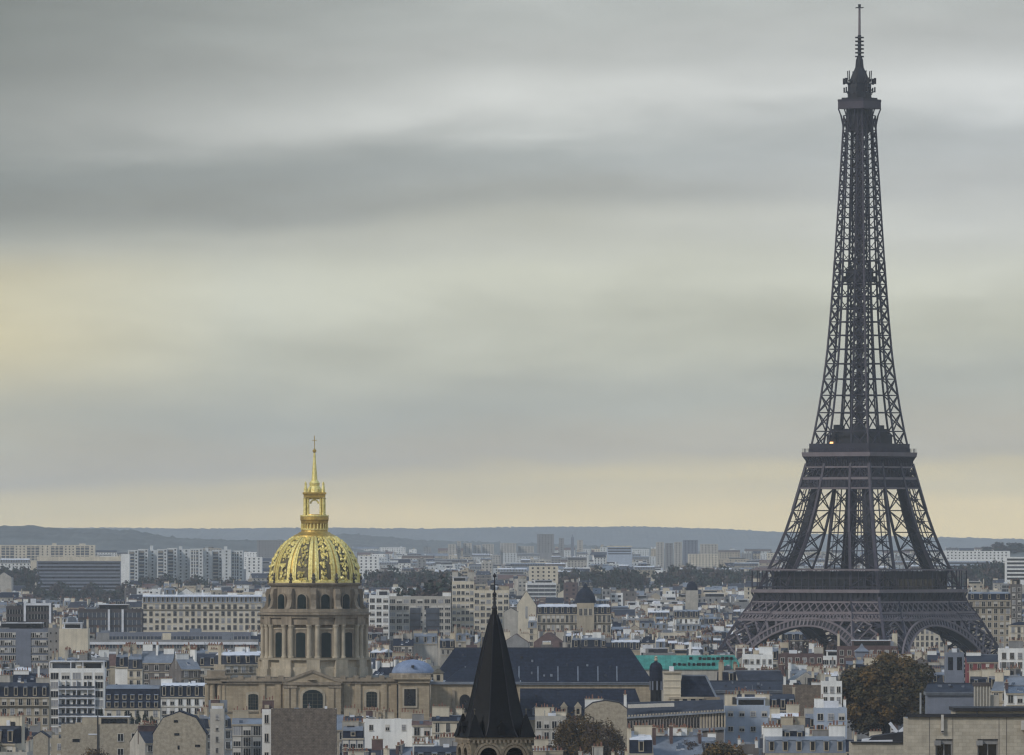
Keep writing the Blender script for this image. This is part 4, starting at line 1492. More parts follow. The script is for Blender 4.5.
# ---- slate roofed wings behind the church
def long_wing(name, label, px0, px1, yt, ye, yw, yb, d, depth, roofm, wallm, hip0, hip1, dormers, lm=None, stand=()):
    k = F / d
    cx = (px0 + px1) / 2
    root = thing(name, label, 'building', (X(cx, d), d, 0))
    xf = lambda px: (px - cx) / k
    zt, ze = Z(yt, d + depth / 2), Z(ye, d)
    mb = MB(); mb.box(xf(px0) + .4, xf(px1) - .4, 0, depth, 0, ze); mb.build('wall', M[wallm], root)
    mb = MB(); mb.box(xf(px0), xf(px1), -.6, depth + .6, ze - .9, ze - .02); mb.box(xf(px0) - .2, xf(px1) + .2, -.9, -.55, ze - .4, ze - .1); mb.build('cornice', M['zinc'], root)
    mb = MB()
    mb.frustum(xf(px0), xf(px1), -.7, depth + .7, ze, xf(px0) + hip0 / k, xf(px1) - hip1 / k, depth / 2 - .3, depth / 2 + .3, zt)
    rf = mb.build('roof', M[roofm], root)
    mb = MB(); mb.beam((xf(px0) + hip0 / k, depth / 2, zt + .1), (xf(px1) - hip1 / k, depth / 2, zt + .1), .5); mb.build('ridge_capping', M['zinc_dark'], rf)
    for (px, py, w, h, mt) in dormers:
        f_ = (ye - py) / (ye - yt)
        yy = -.7 + (depth / 2 + .4) * f_
        zz = ze + (zt - ze) * f_
        mb = MB()
        mb.box(-w / 2, w / 2, 0, 2.0, -.4, h * .62, 0); mb.poly([(-w / 2 - .2, h * .62), (w / 2 + .2, h * .62), (.0, h)], -.15, 2.2, 0)
        mb.box(-w * .22, w * .22, -.05, .05, h * .12, h * .5, 1)
        mb.build('dormer', [M[mt], M['glass']], root, loc=(xf(px), yy, zz))
    rr = random.Random(int(px0))
    for i in range(int((px1 - px0) / 9)):
        f_ = rr.uniform(.12, .9); px = rr.uniform(px0 + hip0 + 4, px1 - hip1 - 4)
        yy = -.7 + (depth / 2 + .4) * f_; zz = ze + (zt - ze) * f_
        mb = MB(); q = rr.uniform(.2, .4); mb.box(-q, q, -.3, .3, -.3, rr.uniform(.3, .6)); mb.build('roof_vent', M[rr.choice(('zinc', 'zinc', 'tar', 'zinc_dark'))], root, loc=(xf(px), yy, zz))
    for px in stand:
        a, b = (-.75, ze + .1), (depth / 2 - .3, zt)
        mb = MB()
        q = .45
        mb.beam((xf(px), a[0] + (b[0] - a[0]) * .02, a[1] + (b[1] - a[1]) * .02), (xf(px), a[0] + (b[0] - a[0]) * q, a[1] + (b[1] - a[1]) * q), .35)
        mb.build('roof_rib', M['zinc'], root)
    reg(px0, px1, yt, yb, d, depth, True, lm)
    return root


def strips(root, z0, z1, px0, px1, cx, k, n, y=-.05, w=1.1):
    for i in range(n):
        px = px0 + (px1 - px0) * (i + .5) / n
        link('window', window_mesh(w, z1 - z0, 'tall'), root, ((px - cx) / k, y, z0))


long_wing('slate_roofed_wing', 'long wing under a tall dark blue slate roof, behind the black church spire', 430, 653, 648.5, 682, 688, 690, 2760, 26, 'slate', 'stone_warm', 24, 22, (), 'tall slate roof',
          stand=(519, 538, 558, 578, 598, 617))
long_wing('slate_roofed_wing', 'lower slate roofed range with three pale dormers, right of the black church spire', 505, 646, 689.5, 717, 735, 724, 2690, 22, 'slate', 'stone_warm', 6, 10,
          ((536, 715, 2.2, 3.0, 'zinc'), (564, 715.5, 2.0, 4.2, 'stone_pale'), (578, 715.5, 2.0, 4.2, 'stone_pale')), 'lower slate roof')
# nave wall continuing from the chapel
def nave():
    d = 2662.0; k = F / d
    cx = 470
    root = thing('church_nave', 'plain warm stone nave wall with an arched window beside the domed chapel', 'building', (X(cx, d), d, 0))
    xf = lambda px: (px - cx) / k; z = lambda py: HC - (py - HY) / k
    mb = MB(); mb.box(xf(431), xf(520), -6, 30, 0, z(684)); mb.build('wall', M['stone_warm'], root)
    mb = MB(); mb.box(xf(430), xf(521), -6.8, 30.5, z(684), z(681.5)); mb.build('cornice', M['zinc'], root)
    mb = MB(); mb.frustum(xf(445), xf(520), -6, 30, z(681.5), xf(462), xf(515), 11, 13, z(668)); mb.build('roof', M['slate'], root)
    mb = MB(); arched(mb, 1.6, z(712), z(694), -6.2, -5.9, 0); mb.move(Matrix.Translation((xf(465), 0, 0))); mb.build('window', M['glass'], root)
    mb = MB(); mb.box(xf(452.5), xf(455), -6.6, -5.9, z(714), z(690)); mb.build('buttress', M['stone'], root)
    reg(430, 520, 681, 714, d - 6, 30)
nave()

# ---- green copper roof with writing-like rows of small openings
def green_roof():
    d = 2960.0; k = F / d; cx = 687
    root = thing('copper_roofed_hall', 'long hall under a bright green copper roof with rows of small dark openings', 'building', (X(cx, d), d, 0), 0)
    xf = lambda px: (px - cx) / k; z = lambda py: HC - (py - HY) / k
    D_ = 14
    mb = MB(); mb.box(xf(634), xf(742), 0, D_, 0, z(669.5)); mb.build('wall', M['beige'], root)
    mb = MB(); mb.frustum(xf(632), xf(743), -.5, D_ + .5, z(669.5), xf(632.5), xf(735), D_ / 2 - .2, D_ / 2 + .2, z(655.5)); mb.build('roof', M['copper'], root)
    rr = random.Random(3)
    f_ = lambda py: (669.5 - py) / 14.0
    for (a, b, py, n) in ((672, 716, 664.5, 9), (698, 734, 658.8, 8), (690, 692, 658.5, 1)):
        for i in range(n):
            px = a + (b - a) * (i + .5) / n
            w = (b - a) / n * .3 / k * rr.uniform(.7, 1.35) if n > 1 else .5
            mb = MB()
            yy = -.5 + (D_ / 2 + .3) * f_(py); zz = z(669.5) + (z(655.5) - z(669.5)) * f_(py)
            mb.box(xf(px) - w, xf(px) + w, yy - .75, yy + .6, zz - .6, zz + rr.uniform(.35, .7))
            mb.build('skylight', M['glass'], root)
    reg(634, 742, 654, 668, d, 16, True, 'green copper roof')
green_roof()

# ---- curved arcaded building with a pavilion (lower middle)
def curved_building():
    d0 = 2380.0
    root = thing('arcaded_building', 'long grey roofed building with a row of narrow bays under bracketed eaves', 'building', (X(668, d0), d0, 0))
    k = F / d0
    xf = lambda px: (px - 668) / k
    # facade runs away from us to the right end; slightly bent in plan
    nodes = []
    for i in range(13):
        t = i / 12
        px = 617 + (724 - 617) * t
        nodes.append((px, 26 * (1 - t) ** 1.6))
    mbw, mbr, mbe, mbc = MB(), MB(), MB(), MB()
    def zz(py, y): return HC - (py - HY) * (d0 + y) / F
    for i in range(12):
        (pa, ya), (pb, yb) = nodes[i], nodes[i + 1]
        t0, t1 = i / 12, (i + 1) / 12
        xa, xb = (pa - 668) * (d0 + ya) / F, (pb - 668) * (d0 + yb) / F
        zea, zeb = zz(718.5 - 6.5 * t0, ya), zz(718.5 - 6.5 * t1, yb)
        zta, ztb = zz(702.5 - 3 * t0, ya + 12), zz(702.5 - 3 * t1, yb + 12)
        mbw.hexa([(xa, ya, 0), (xb, yb, 0), (xb, yb + 15, 0), (xa, ya + 15, 0), (xa, ya, zea), (xb, yb, zeb), (xb, yb + 15, zeb), (xa, ya + 15, zea)], 0)
        mbr.hexa([(xa, ya - 1.0, zea), (xb, yb - 1.0, zeb), (xb, yb + 16, zeb), (xa, ya + 16, zea), (xa, ya + 9, zta), (xb, yb + 9, ztb), (xb, yb + 12, ztb), (xa, ya + 12, zta)], 0)
        mbe.beam((xa, ya - 1.0, zea + .05), (xb, yb - 1.0, zeb + .05), .5, .5)
        mbe.beam((xa, ya - .5, zea - 4.4), (xb, yb - .5, zeb - 4.4), .6, .7)
        for j in range(3):
            s = (j + .5) / 3
            x, y, z = xa + (xb - xa) * s, ya + (yb - ya) * s, zea + (zeb - zea) * s
            link('window', window_mesh(.75, 3.0, 'bare'), root, (x, y - .02, z - 3.9))
            mbc.box(x + .42, x + .82, y - .55, y + .05, z - 4.2, z - .1)
            mbc.box(x - .25, x + .25, y - 1.15, y - .9, z - .1, z + .75)
    mbw.build('wall', M['dun'], root); mbr.build('roof', M['zinc_dark'], root); mbe.build('eaves', M['zinc'], root); mbc.build('brackets', M['stone_pale'], root)
    for i in range(14):
        px = 655 + i * 3.2 - 24
        y = 20 - i * .9
        mb = MB(); mb.box(-.55, .55, -.3, .3, -.5, .5); mb.build('skylight', M['frame'], root, loc=((px - 668) * (d0 + y) / F, y - 2, zz(706.2 - i * .12, y)))
    # lower glazed roof in front
    mb = MB(); mb.hexa([(xf(626), -9, 0), (xf(702), -14, 0), (xf(702), -1, 0), (xf(626), 12, 0), (xf(626), -9, zz(737, -9)), (xf(702), -14, zz(735, -14)), (xf(702), -1, zz(731, -1)), (xf(626), 12, zz(731, 12))], 0, 1)
    mb.build('lower_range', [M['darkwall'], M['zinc']], root)
    mb = MB()
    for i in range(8):
        px = 630 + i * 9
        mb.box(xf(px), xf(px + 4.6), -14.2 + (1 - i / 8) * 5, -13 + (1 - i / 8) * 5, 8, zz(738.5, -12))
    mb.build('bays', M['bluegrey'], root)
    reg(617, 724, 700, 738, d0 - 12, 50, True, 'arcaded grey building')
    # end pavilion with balustrade, slate pavilion roof and tall chimney
    d1 = 2400.0; k1 = F / d1
    p = thing('slate_pavilion', 'square pavilion with a steep dark slate roof and a broad cream chimney block', 'building', (X(695, d1), d1, 0))
    xg = lambda px: (px - 695) / k1; z = lambda py: HC - (py - HY) / k1
    mb = MB(); mb.box(xg(676), xg(722), 2, 16, 0, z(703)); mb.build('wall', M['dun'], p)
    for i in range(5):
        link('window', window_mesh(.9, 2.4, 'tall'), p, (xg(704 + i * 4), 1.95, z(718)))
    for i in range(4):
        mb = MB(); mb.box(xg(671 + i * 8.2), xg(674.5 + i * 8.2), 1, 2.2, z(708), z(698)); mb.build('pier', M['cream'], p)
    mb = MB(); mb.box(xg(669), xg(704), .8, 2.6, z(699), z(697)); mb.build('coping', M['stone_pale'], p)
    mb = MB(); mb.box(xg(702), xg(722), 1.2, 16.5, z(703.5), z(700.5)); mb.box(xg(702), xg(720), 1.4, 2.4, z(700.5), z(697)); mb.build('balustrade', M['stone'], p)
    mb = MB(); mb.frustum(xg(678), xg(718), 3, 16, z(701), xg(683), xg(706), 7, 12, z(676.5)); mb.build('roof', M['slate'], p)
    mb = MB(); mb.beam((xg(682.5), 9, z(676)), (xg(706.5), 9, z(676)), .5); mb.beam((xg(706.5), 7, z(676.3)), (xg(718.2), 3, z(700.8)), .4); mb.build('hip_rolls', M['zinc'], p)
    mb = MB(); mb.box(xg(664), xg(681), 2.4, 8, z(705), z(673.5), 0); mb.box(xg(663), xg(682), 2, 8.4, z(673.5), z(671.5), 1)
    for py in (680, 687, 694):
        mb.box(xg(663.7), xg(681.3), 2.2, 8.2, z(py + .7), z(py), 0)
    mb.box(xg(669.5), xg(674), 4, 6, z(671.5), z(666.5), 2); mb.build('chimney_block', [M['cream'], M['stone_pale'], M['roofwhite']], p)
    reg(663, 722, 674, 712, d1, 16, True, 'slate pavilion')
    t = thing('domed_turret', 'small dark domed turret with a pale finial, left of the slate pavilion', 'turret', (X(656, 2520), 2520, 0))
    k2 = F / 2520; z = lambda py: HC - (py - HY) / k2
    mb = MB(); mb.lathe([(1.6, 0), (1.6, z(681))], 12); mb.build('shaft', M['slate_dark'], t)
    mb = MB(); mb.lathe([(1.9, z(681)), (1.9, z(669)), (1.75, z(666)), (1.35, z(663.5)), (.5, z(662)), (.4, z(661))], 14); mb.build('dome', M['slate'], t)
    mb = MB(); mb.lathe([(.4, z(661)), (.6, z(659.6)), (.3, z(658.4)), (.5, z(657)), (.1, z(655.8))], 8); mb.build('finial', M['stone_pale'], t)
    mb = MB()
    for i in range(8):
        a = R(45 * i + 10); mb.box(1.72 * math.cos(a) - .22, 1.72 * math.cos(a) + .22, 1.72 * math.sin(a) - .22, 1.72 * math.sin(a) + .22, z(690), z(681))
    mb.build('columns', M['bluegrey'], t)
    reg(650, 662, 662, 692, 2520, 4)
curved_building()

# ---- ashlar building lower right corner
def ashlar_building():
    d = 1500.0; k = F / d
    root = thing('ashlar_building', 'flat topped grey ashlar building with two deep windows and a dark coping, in front', 'building', (X(966, d), d, 0))
    xf = lambda px: (px - 966) / k; z = lambda py: HC - (py - HY) / k
    zt = z(717)
    # wall pieces left round the two openings
    op = ((935.5, 952.5), (977.5, 998.0))
    mb = MB()
    xs = [xf(908)] + [xf(v) for o in op for v in o] + [xf(1048)]
    zo, zs = z(739), 22
    for i in range(0, len(xs), 2):
        mb.box(xs[i], xs[i + 1], 0, 1.0, zs, zo, 0)
    mb.box(xs[0], xs[-1], 0, 1.0, zo, zt, 0); mb.box(xs[0], xs[-1], 0, 1.0, 0, zs, 0)
    mb.box(xs[0], xs[-1], 1.0, 18, 0, zt - .3, 0, 1)
    mb.build('wall', [M['ashlar'], M['gravel']], root)
    mb = MB()
    for px in (929.5, 952.8, 999, 1006.5):
        mb.box(xf(px) - .05, xf(px) + .05, -.03, .01, z(790), zt - .05)
    mb.build('downpipe_joint', M['dun'], root)
    mb = MB(); mb.box(xs[0] - .3, xs[-1], -.45, .6, zt, zt + .55); mb.build('coping', M['tar'], root)
    mb = MB(); mb.box(xf(956), xs[-1], 2.0, 17, zt - .3, z(711.5)); mb.build('setback_wall', M['ashlar'], root)
    mb = MB(); mb.box(xf(954), xs[-1], 1.4, 17.5, z(711.4), z(708)); mb.beam((xf(977.5), .9, zt + .5), (xf(977.5), .9, z(709)), .25); mb.build('upper_coping', M['tar'], root)
    for (a, b) in op:
        w = xf(b) - xf(a); c = (xf(a) + xf(b)) / 2
        mb = MB(); mb.box(c - w / 2, c + w / 2, .7, .95, zs, zo); o = mb.build('window', M['glass'], root)
        mb = MB(); mb.box(c - w / 2, c + w / 2, .35, .68, zo - .9, zo - .02); mb.box(c - w / 2, c - w / 2 + .25, .45, .68, zs, zo - .9); mb.box(c + w / 2 - .25, c + w / 2, .45, .68, zs, zo - .9)
        mb.box(c - .1, c + .1, .5, .68, zs, zo - .9); mb.box(c - w / 2 - .2, c - w / 2 + .9, -.25, .34, zo - 1.1, zo - .25); mb.build('frame', M['greyw'], o)
    mb = MB(); mb.beam((xf(942.3), -.3, z(733)), (xf(942.3), -.3, zt + .4), .45, m=0); mb.box(xf(941), xf(943.6), -.6, 0, z(732.2), z(730.8), 1); mb.build('drain_spout', [M['frame'], M['tar']], root)
    mb = MB(); mb.beam((xf(921.3), 3, z(717)), (xf(921.3), 3, z(693)), .3); mb.build('mast', M['steel'], root)
    mb = MB(); mb.box(xf(1021), xs[-1], -.8, 0, z(730), z(720.5)); mb.build('corner_block', M['frame'], root)
    reg(908, 1048, 708, 800, d, 20, True, 'grey ashlar building')
    c = thing('chimney_block', 'brown fluted chimney block on the roof edge of the grey ashlar building', 'chimney', (X(982, 1530), 1530, z(709)))
    k2 = F / 1530; z2 = lambda py: HC - (py - HY) / k2
    mb = MB(); b0 = z2(686) - z(709); 
    mb.box(-7.5 / k2, 7.5 / k2, 0, 2.4, -1.5, b0)
    for i in range(6):
        u = (-7.5 + 15 * i / 5) / k2
        mb.box(u - .13, u + .13, -.2, 0, -1.5, b0)
    mb.box(7.6 / k2, 17 / k2, .3, 2.2, -1.5, b0 * .55); mb.build('shaft', M['beige'], c)
    mb = MB(); mb.box(-9 / k2, 9 / k2, -.3, 2.7, b0, b0 + .6); mb.build('cap', M['darkwall'], c)
    reg(973, 1000, 686, 712, 1530, 3)
    # lower terrace wall beside it
    d = 1530.0; k = F / d
    r2 = thing('terrace_wall', 'low grey ashlar terrace wall at the foot of the big tree', 'wall', (X(880, d), d, 0))
    xf = lambda px: (px - 880) / k; z = lambda py: HC - (py - HY) / k
    mb = MB(); mb.box(xf(852), xf(909), 0, 14, 0, z(743), 0, 1); mb.build('wall', [M['ashlar'], M['gravel']], r2)
    mb = MB(); mb.box(xf(851), xf(908), -.35, .5, z(743), z(741.6)); mb.build('coping', M['tar'], r2)
    mb = MB(); mb.hexa([(xf(868), 4, z(742)), (xf(907), 4, z(742)), (xf(907), 12, z(742)), (xf(868), 12, z(742)), (xf(874), 4, z(737)), (xf(907), 4, z(732)), (xf(907), 12, z(732)), (xf(874), 12, z(737))])
    mb.build('awning', M['tar'], r2)
    mb = MB(); mb.beam((xf(863), 5, z(741)), (xf(874), 5, z(739.6)), .5); mb.beam((xf(862), 2, z(741.8)), (xf(893), 2, z(741.0)), .35); mb.build('pale_gutter', M['roofwhite'], r2)
    for (px, s) in ((896, -1), (904, 1)):
        q = MB()
        q.box(xf(px) - .5, xf(px) + .5, 7, 7.4, z(732.5), z(731.2), 0)
        q.beam((xf(px) - s * .5, 7.2, z(733)), (xf(px) + s * .8, 7.2, z(723.5 if s < 0 else 719.5) - (0 if s < 0 else 1.2)), .55, m=0)
        q.beam((xf(px), 7.2, z(742)), (xf(px), 7.2, z(731)), .2, m=1)
        o = q.build('floodlight', [M['roofwhite'], M['steel']], None, loc=(X(880, d), d, 0))
        tag(o, 'pale tilted floodlight on the terrace wall, %s of the pair' % ('leaning left, lower' if s < 0 else 'leaning right, taller'), 'floodlight', 'floodlights by the terrace')
    reg(852, 908, 741, 800, d, 14)
ashlar_building()
# ------------------------------------------------------------------ the houses one can single out
# left, far
OH = lambda py, d: Z(py, d) - terrain(d)      # height above the ground of what shows at that row


def slab_far(name, label, px0, px1, yt, yb, d, depth, wall, bays, seed, lm=None, top_band=None, cat='tower block'):
    """a distant slab block: one mesh, its windows as columns or rows of dark faces"""
    W_ = (px1 - px0) * d / F; z0 = terrain(d); H = Z(yt, d) - z0; hb = Z(yb, d) - z0
    pal = PAL(wall, 'slate', 'roofwhite')
    mb = MB(); mb.box(-W_ / 2, W_ / 2, 0, depth, 0, H, 0, 9)
    rng = random.Random(seed)
    k = F / d
    for (a, b, kind) in bays:
        xa, xb = (a - (px0 + px1) / 2) / k, (b - (px0 + px1) / 2) / k
        nf = max(2, int((H - hb) / 3.2))
        if kind == 'dark':
            mb.box(xa, xb, -.25, .02, hb - 6, H - 1.6, 11)
            for i in range(nf + 2):
                zz = H - 1.6 - (i + .55) * 3.2
                mb.box(xa, xb, -.7, -.25, zz, zz + .9, 0 if i % 2 else 7)
            if xb - xa > 6:
                for i in range(1, 3):
                    u = xa + (xb - xa) * i / 3
                    mb.box(u - .5, u + .5, -.75, -.2, hb - 6, H - 1.6, 0)
        elif kind == 'grid':
            n = max(1, int((xb - xa) / 4.2))
            for i in range(n):
                for j in range(nf + 1):
                    u = xa + (xb - xa) * (i + .5) / n; zz = H - 2.6 - j * 3.2
                    mb.quad((u - .8, -.08, zz), (u + .8, -.08, zz), (u + .8, -.08, zz + 1.5), (u - .8, -.08, zz + 1.5), 3)
        elif kind == 'rows':
            for j in range(nf + 1):
                zz = H - 2.2 - j * 3.3
                mb.box(xa, xb, -.12, .02, zz - .9, zz + .9, 3 if rng.random() < .8 else 11)
        elif kind == 'raise':
            mb.box(xa, xb, .5, depth - .5, H, H + rng.uniform(1.5, 4.5), 0, 9)
    if top_band:
        mb.box(-W_ / 2 - .3, W_ / 2 + .3, -.5, depth, H, H + top_band / k, 6)
        pal[6] = M['cream']
    o = mb.build(name, pal, None, (X((px0 + px1) / 2, d), d, z0))
    tag(o, label, cat)
    reg(px0, px1, yt, yb, d, depth, True, lm)


slab_far('slab_block', 'long cream slab block with four dark loggia groups below the near wooded hill', -6, 95, 545, 559, 10500, 16, 'cream',
         [(1.5, 14, 'dark'), (27, 39, 'dark'), (51, 63, 'dark'), (76, 89, 'dark'), (-4, 1, 'grid'), (14.5, 26, 'grid'), (40, 50, 'grid'), (64, 75, 'grid'), (90, 94, 'grid'), (52, 56, 'raise'), (79, 85, 'raise')], 4, 'cream slab block')
slab_far('slab_block', 'long dark glazed slab with horizontal bands and a cream attic', 37, 121, 561, 600, 8200, 18, 'bluegrey', [(38, 120, 'rows')], 5, 'dark glazed slab', top_band=4.5)
slab_far('tower_block', 'pale blank end tower joined to the dark glazed slab', 121, 129.5, 554, 583, 8180, 16, 'white', [], 6)
slab_far('tower_block', 'small bright cream end wall before the dark glazed slab', 31, 36.5, 561, 573, 8150, 8, 'cream', [], 7)
def white_towers():
    d = 8600.0
    edges = (128, 138, 148, 157, 167, 177, 190, 203, 212, 222, 231, 243)
    tops = (550, 549, 550, 549, 548, 549, 548.5, 551, 550, 549.5, 550.5)
    nm = ('first', 'second', 'third', 'fourth', 'fifth', 'sixth', 'seventh', 'eighth', 'ninth', 'tenth', 'eleventh')
    for i in range(11):
        a, b = edges[i], edges[i + 1]
        dk = i in (0, 1, 3, 4, 6, 8, 10)
        bays = [(a + 1.2, a + (b - a) * .62, 'dark'), (a + (b - a) * .7, b - .5, 'grid')] if dk else [(a + .8, b - .8, 'grid'), (a + 2, a + 5, 'raise')]
        slab_far('tower_block', '%s white tower counting right from the dark glazed slab, %s front' % (nm[i], 'dark glazed' if dk else 'small windowed'), a, b, tops[i], 580, d + (i % 3) * 12, 15, 'palegrey', bays, 20 + i, 'white tower row' if i == 5 else None)
white_towers()
slab_far('slab_block', 'hazy square grey office tower on the skyline, right of the black church spire', 537, 554, 534, 552, 13500, 20, 'greyw', [(538, 553, 'grid')], 40, 'hazy square tower')
slab_far('tower_block', 'slim hazy pale tower left of the thin mast block', 559, 564, 538, 552, 13500, 14, 'greyw', [(560, 563, 'grid')], 41)
slab_far('tower_block', 'slim hazy block with a thin mast, right of the hazy square tower', 571, 574, 537, 552, 13600, 12, 'bluegrey', [(572, 573, 'raise')], 42)
slab_far('tower_block', 'pale hazy block just right of the thin mast block', 577, 583, 540, 552, 13550, 14, 'beige', [(578, 582, 'grid')], 43)
slab_far('slab_block', 'low hazy block with a flat greenish roof beyond the grey skyline towers', 607, 632, 547, 553, 11500, 24, 'palblue', [(608, 631, 'rows')], 44, top_band=1.2)
for i, (a, b, t, wl, s) in enumerate(((656, 664, 542, 'beige', 'far tower with plain front, first of the hazy cluster'), (665, 673, 543, 'greyw', 'far grey tower, second of the hazy cluster'), (674, 682, 542, 'beige', 'far pale tower, middle of the hazy cluster'),
                                      (683, 698, 540, 'bluegrey', 'far broad tower, tallest of the hazy cluster'), (700, 718, 544, 'beige', 'far wide block, last of the hazy cluster'), (688, 718, 554, 'cream', 'long pale block under the hazy tower cluster'))):
    slab_far('tower_block', s + ', left of the iron tower', a, b, t, 566, 12500 - i * 60, 16, wl, [(a + .6, b - .6, 'grid')], 50 + i, 'hazy tower cluster' if i == 3 else None)
for i, (a, b, t) in enumerate(((448, 456, 544), (457, 461, 541), (463, 472, 543), (473, 481, 545), (482, 494, 544), (500, 516, 543), (518, 534, 546))):
    slab_far('tower_block', '%s hazy mauve tower in the row on the skyline above the black spire' % ('first', 'second slim', 'third', 'fourth', 'fifth wide', 'sixth broad', 'seventh low')[i], a, b, t, 553, 14000 + i * 15, 15, 'beige', [(a + .6, b - .6, 'grid')], 60 + i)
slab_far('slab_block', 'pale hazy hall at the edge of the trees, above the black spire', 503, 517, 553, 560, 12600, 22, 'palegrey', [(504, 516, 'grid')], 70)
slab_far('slab_block', 'pale six column block between tree belts, above the domed palace', 529, 558, 566, 578, 7400, 15, 'cream', [(530, 557, 'grid')], 71, 'pale block by the trees')
slab_far('slab_block', 'white terraced block with dark horizontal bands at the far right edge', 1006, 1036, 557, 577, 7600, 20, 'white', [(1007, 1035, 'rows')], 72, 'white terraced block')
slab_far('slab_block', 'long pale hazy block right of the iron tower below the hill', 944, 1010, 551, 559, 10000, 18, 'white', [(946, 1008, 'grid')], 73, 'long pale hazy block')
slab_far('slab_block', 'long low pale depot right of the iron tower, under the hazy block', 946, 990, 561, 567, 8800, 30, 'palblue', [(948, 988, 'rows')], 74)
slab_far('slab_block', 'pale hazy hospital block behind the golden dome, right side', 358, 379, 556, 575, 9000, 20, 'white', [(359, 378, 'grid')], 75)
slab_far('slab_block', 'pale hazy block behind the golden dome, left side', 246, 262, 557, 572, 9000, 20, 'white', [(247, 261, 'grid')], 76)
slab_far('slab_block', 'wide hazy grey hall behind the tip of the golden dome', 257, 285, 540, 556, 13000, 20, 'greyw', [(258, 284, 'grid')], 77)

# left, middle distance
hero('office_block', 'dark office with heavy pale frame round its front', 'office', 24, 51, 605, 631, 4100, 16, 'flat', 'darkwall', 'slate', 'tar', 3, 0, 'pale framed office', wkind='ribbon', ww=2, wh=2.2, stacks=0, cols=8, fh=3.6,
     extras=lambda root, one, pal, put, P: [put('frame', (lambda m: (m.box(-6.4, -5.4, -.9, -.05, 0, OH(605, 4100) + 1, 9), m.box(5.4, 6.4, -.9, -.05, 0, OH(605, 4100) + 1, 9), m.box(-5.39, 5.39, -.9, -.05, OH(605, 4100) - .2, OH(605, 4100) + .9, 9), m)[-1])(P()))])
hero('office_block', 'low dark brown office left of the pale framed office', 'office', 6, 24, 608, 630, 4120, 16, 'flat', 'darkwall', 'slate', 'tar', 4, 0, wkind='ribbon', wh=2.0, stacks=1, cols=6, fh=3.4)
hero('office_block', 'dark office with pale horizontal ledges and two pale fins', 'office', 78, 142, 611, 632, 4150, 16, 'flat', 'darkwall', 'slate', 'tar', 6, 0, 'dark ledged office', wkind='ribbon', wh=2.3, stacks=0, cols=14, fh=3.5,
     extras=lambda root, one, pal, put, P: [put('fin', (lambda m: (m.box(u - .5, u + .5, -1.0, -.05, 0, OH(611, 4150) + .8, 9), m)[-1])(P())) for u in (-.5, 6.0)])
hero('apartment_block', 'long cream apartment block with regular tall windows and a pale mansard', 'apartment block', 142, 262, 595, 633, 4700, 15, 'mansard', 'cream', 'zinc', 'roofwhite', 7, 8, 'long cream apartment block', cols=20, ww=1.7, wh=2.5, fh=3.7, stacks=6, balcony=True)
hero('office_block', 'blue-grey office with a blank centre strip and dark window bands', 'office', -6, 49, 631, 668, 3350, 15, 'flat', 'bluegrey', 'slate', 'tar', 8, 0, 'blue-grey office', wkind='wide', ww=2.2, wh=1.7, stacks=0, cols=14, fh=2.9,
     extras=lambda root, one, pal, put, P: [put('blank_strip', (lambda m: (m.box(-2.2, 3.6, -.35, -.02, 0, OH(631, 3350) - .1, 0), m)[-1])(P()))])
hero('apartment_block', 'narrow grey wall with tiny windows between the blue-grey office and a cream gable', 'house', 48, 59, 630, 657, 3330, 14, 'flat', 'greyw', 'slate', 'tar', 9, 0, wkind='bare', ww=.6, wh=.8, stacks=1, cols=2)
hero('gable_house', 'blank bright cream gable wall right of the blue-grey office', 'house', 59, 88, 631, 657, 3320, 14, 'flat', 'cream', 'slate', 'gravel', 10, 0, 'bright cream gable', blank=True, stacks=2)
hero('office_block', 'very long low office with two white parapet lines over dark ribbon windows', 'office', 88, 258, 642, 652, 3500, 14, 'flat', 'greyw', 'slate', 'gravel', 11, 0, 'long ribboned office', wkind='ribbon', wh=1.7, stacks=0, cols=50, rows=2, fh=3.2,
     extras=lambda root, one, pal, put, P: [put('parapet_line', (lambda m: (m.box(-33.9, 33.9, -.8, -.02, H_ - .9, H_ + .1, 9), m)[-1])(P())) for H_ in (33.4, 29.6)])
hero('office_block', 'long grey set-back storey with dark glazing behind the white parapet lines', 'office', 96, 250, 634.5, 642, 3560, 16, 'flat', 'bluegrey', 'slate', 'zinc', 12, 0, wkind='ribbon', wh=1.5, stacks=2, cols=40, rows=1)
hero('apartment_block', 'white six storey apartment block with deep balconies between slate mansards', 'apartment block', 49, 104.5, 671, 727, 2900, 13, 'flat', 'white', 'slate', 'gravel', 13, 0, 'white balconied block', wkind='wide', ww=2.4, wh=1.9, stacks=0, cols=5, fh=3.0,
     extras=lambda root, one, pal, put, P: [put('balcony', (lambda m: (m.box(-6.2, 6.2, -1.15, -.05, 30 - .75 - 1.9 - 3 * i - .35 - .1, 30 - .75 - 1.9 - 3 * i - .1, 9), [m.box(u - .12, u + .12, -1.1, -.05, 30 - .75 - 1.9 - 3 * i, 30 - .75 - 1.9 - 3 * i + 2.6, 9) for u in (-6.0, -3.6, 0, 3.6, 6.0)], m.box(-6.0, 6.0, -1.12, -1.05, 30 - 2.65 - 3 * i, 30 - 1.95 - 3 * i, 11), m)[-1])(P())) for i in range(1, 6)]
     + [put('attic_storey', (lambda m: (m.box(-8.6, 8.6, 1.6, 11, 30, 33.0, 0, 9), m.box(-9.0, 9.0, .6, 11.6, 33.0, 33.3, 9), [m.box(u - .15, u + .15, .5, .9, 30.8, 33.0, 9) for u in (-9, -2.0, 2, 9)], m.box(-8, -.5, 1.5, 1.62, 30.6, 32.6, 11), m.box(1.5, 8, 1.5, 1.62, 30.6, 32.6, 3), m)[-1])(P()))])
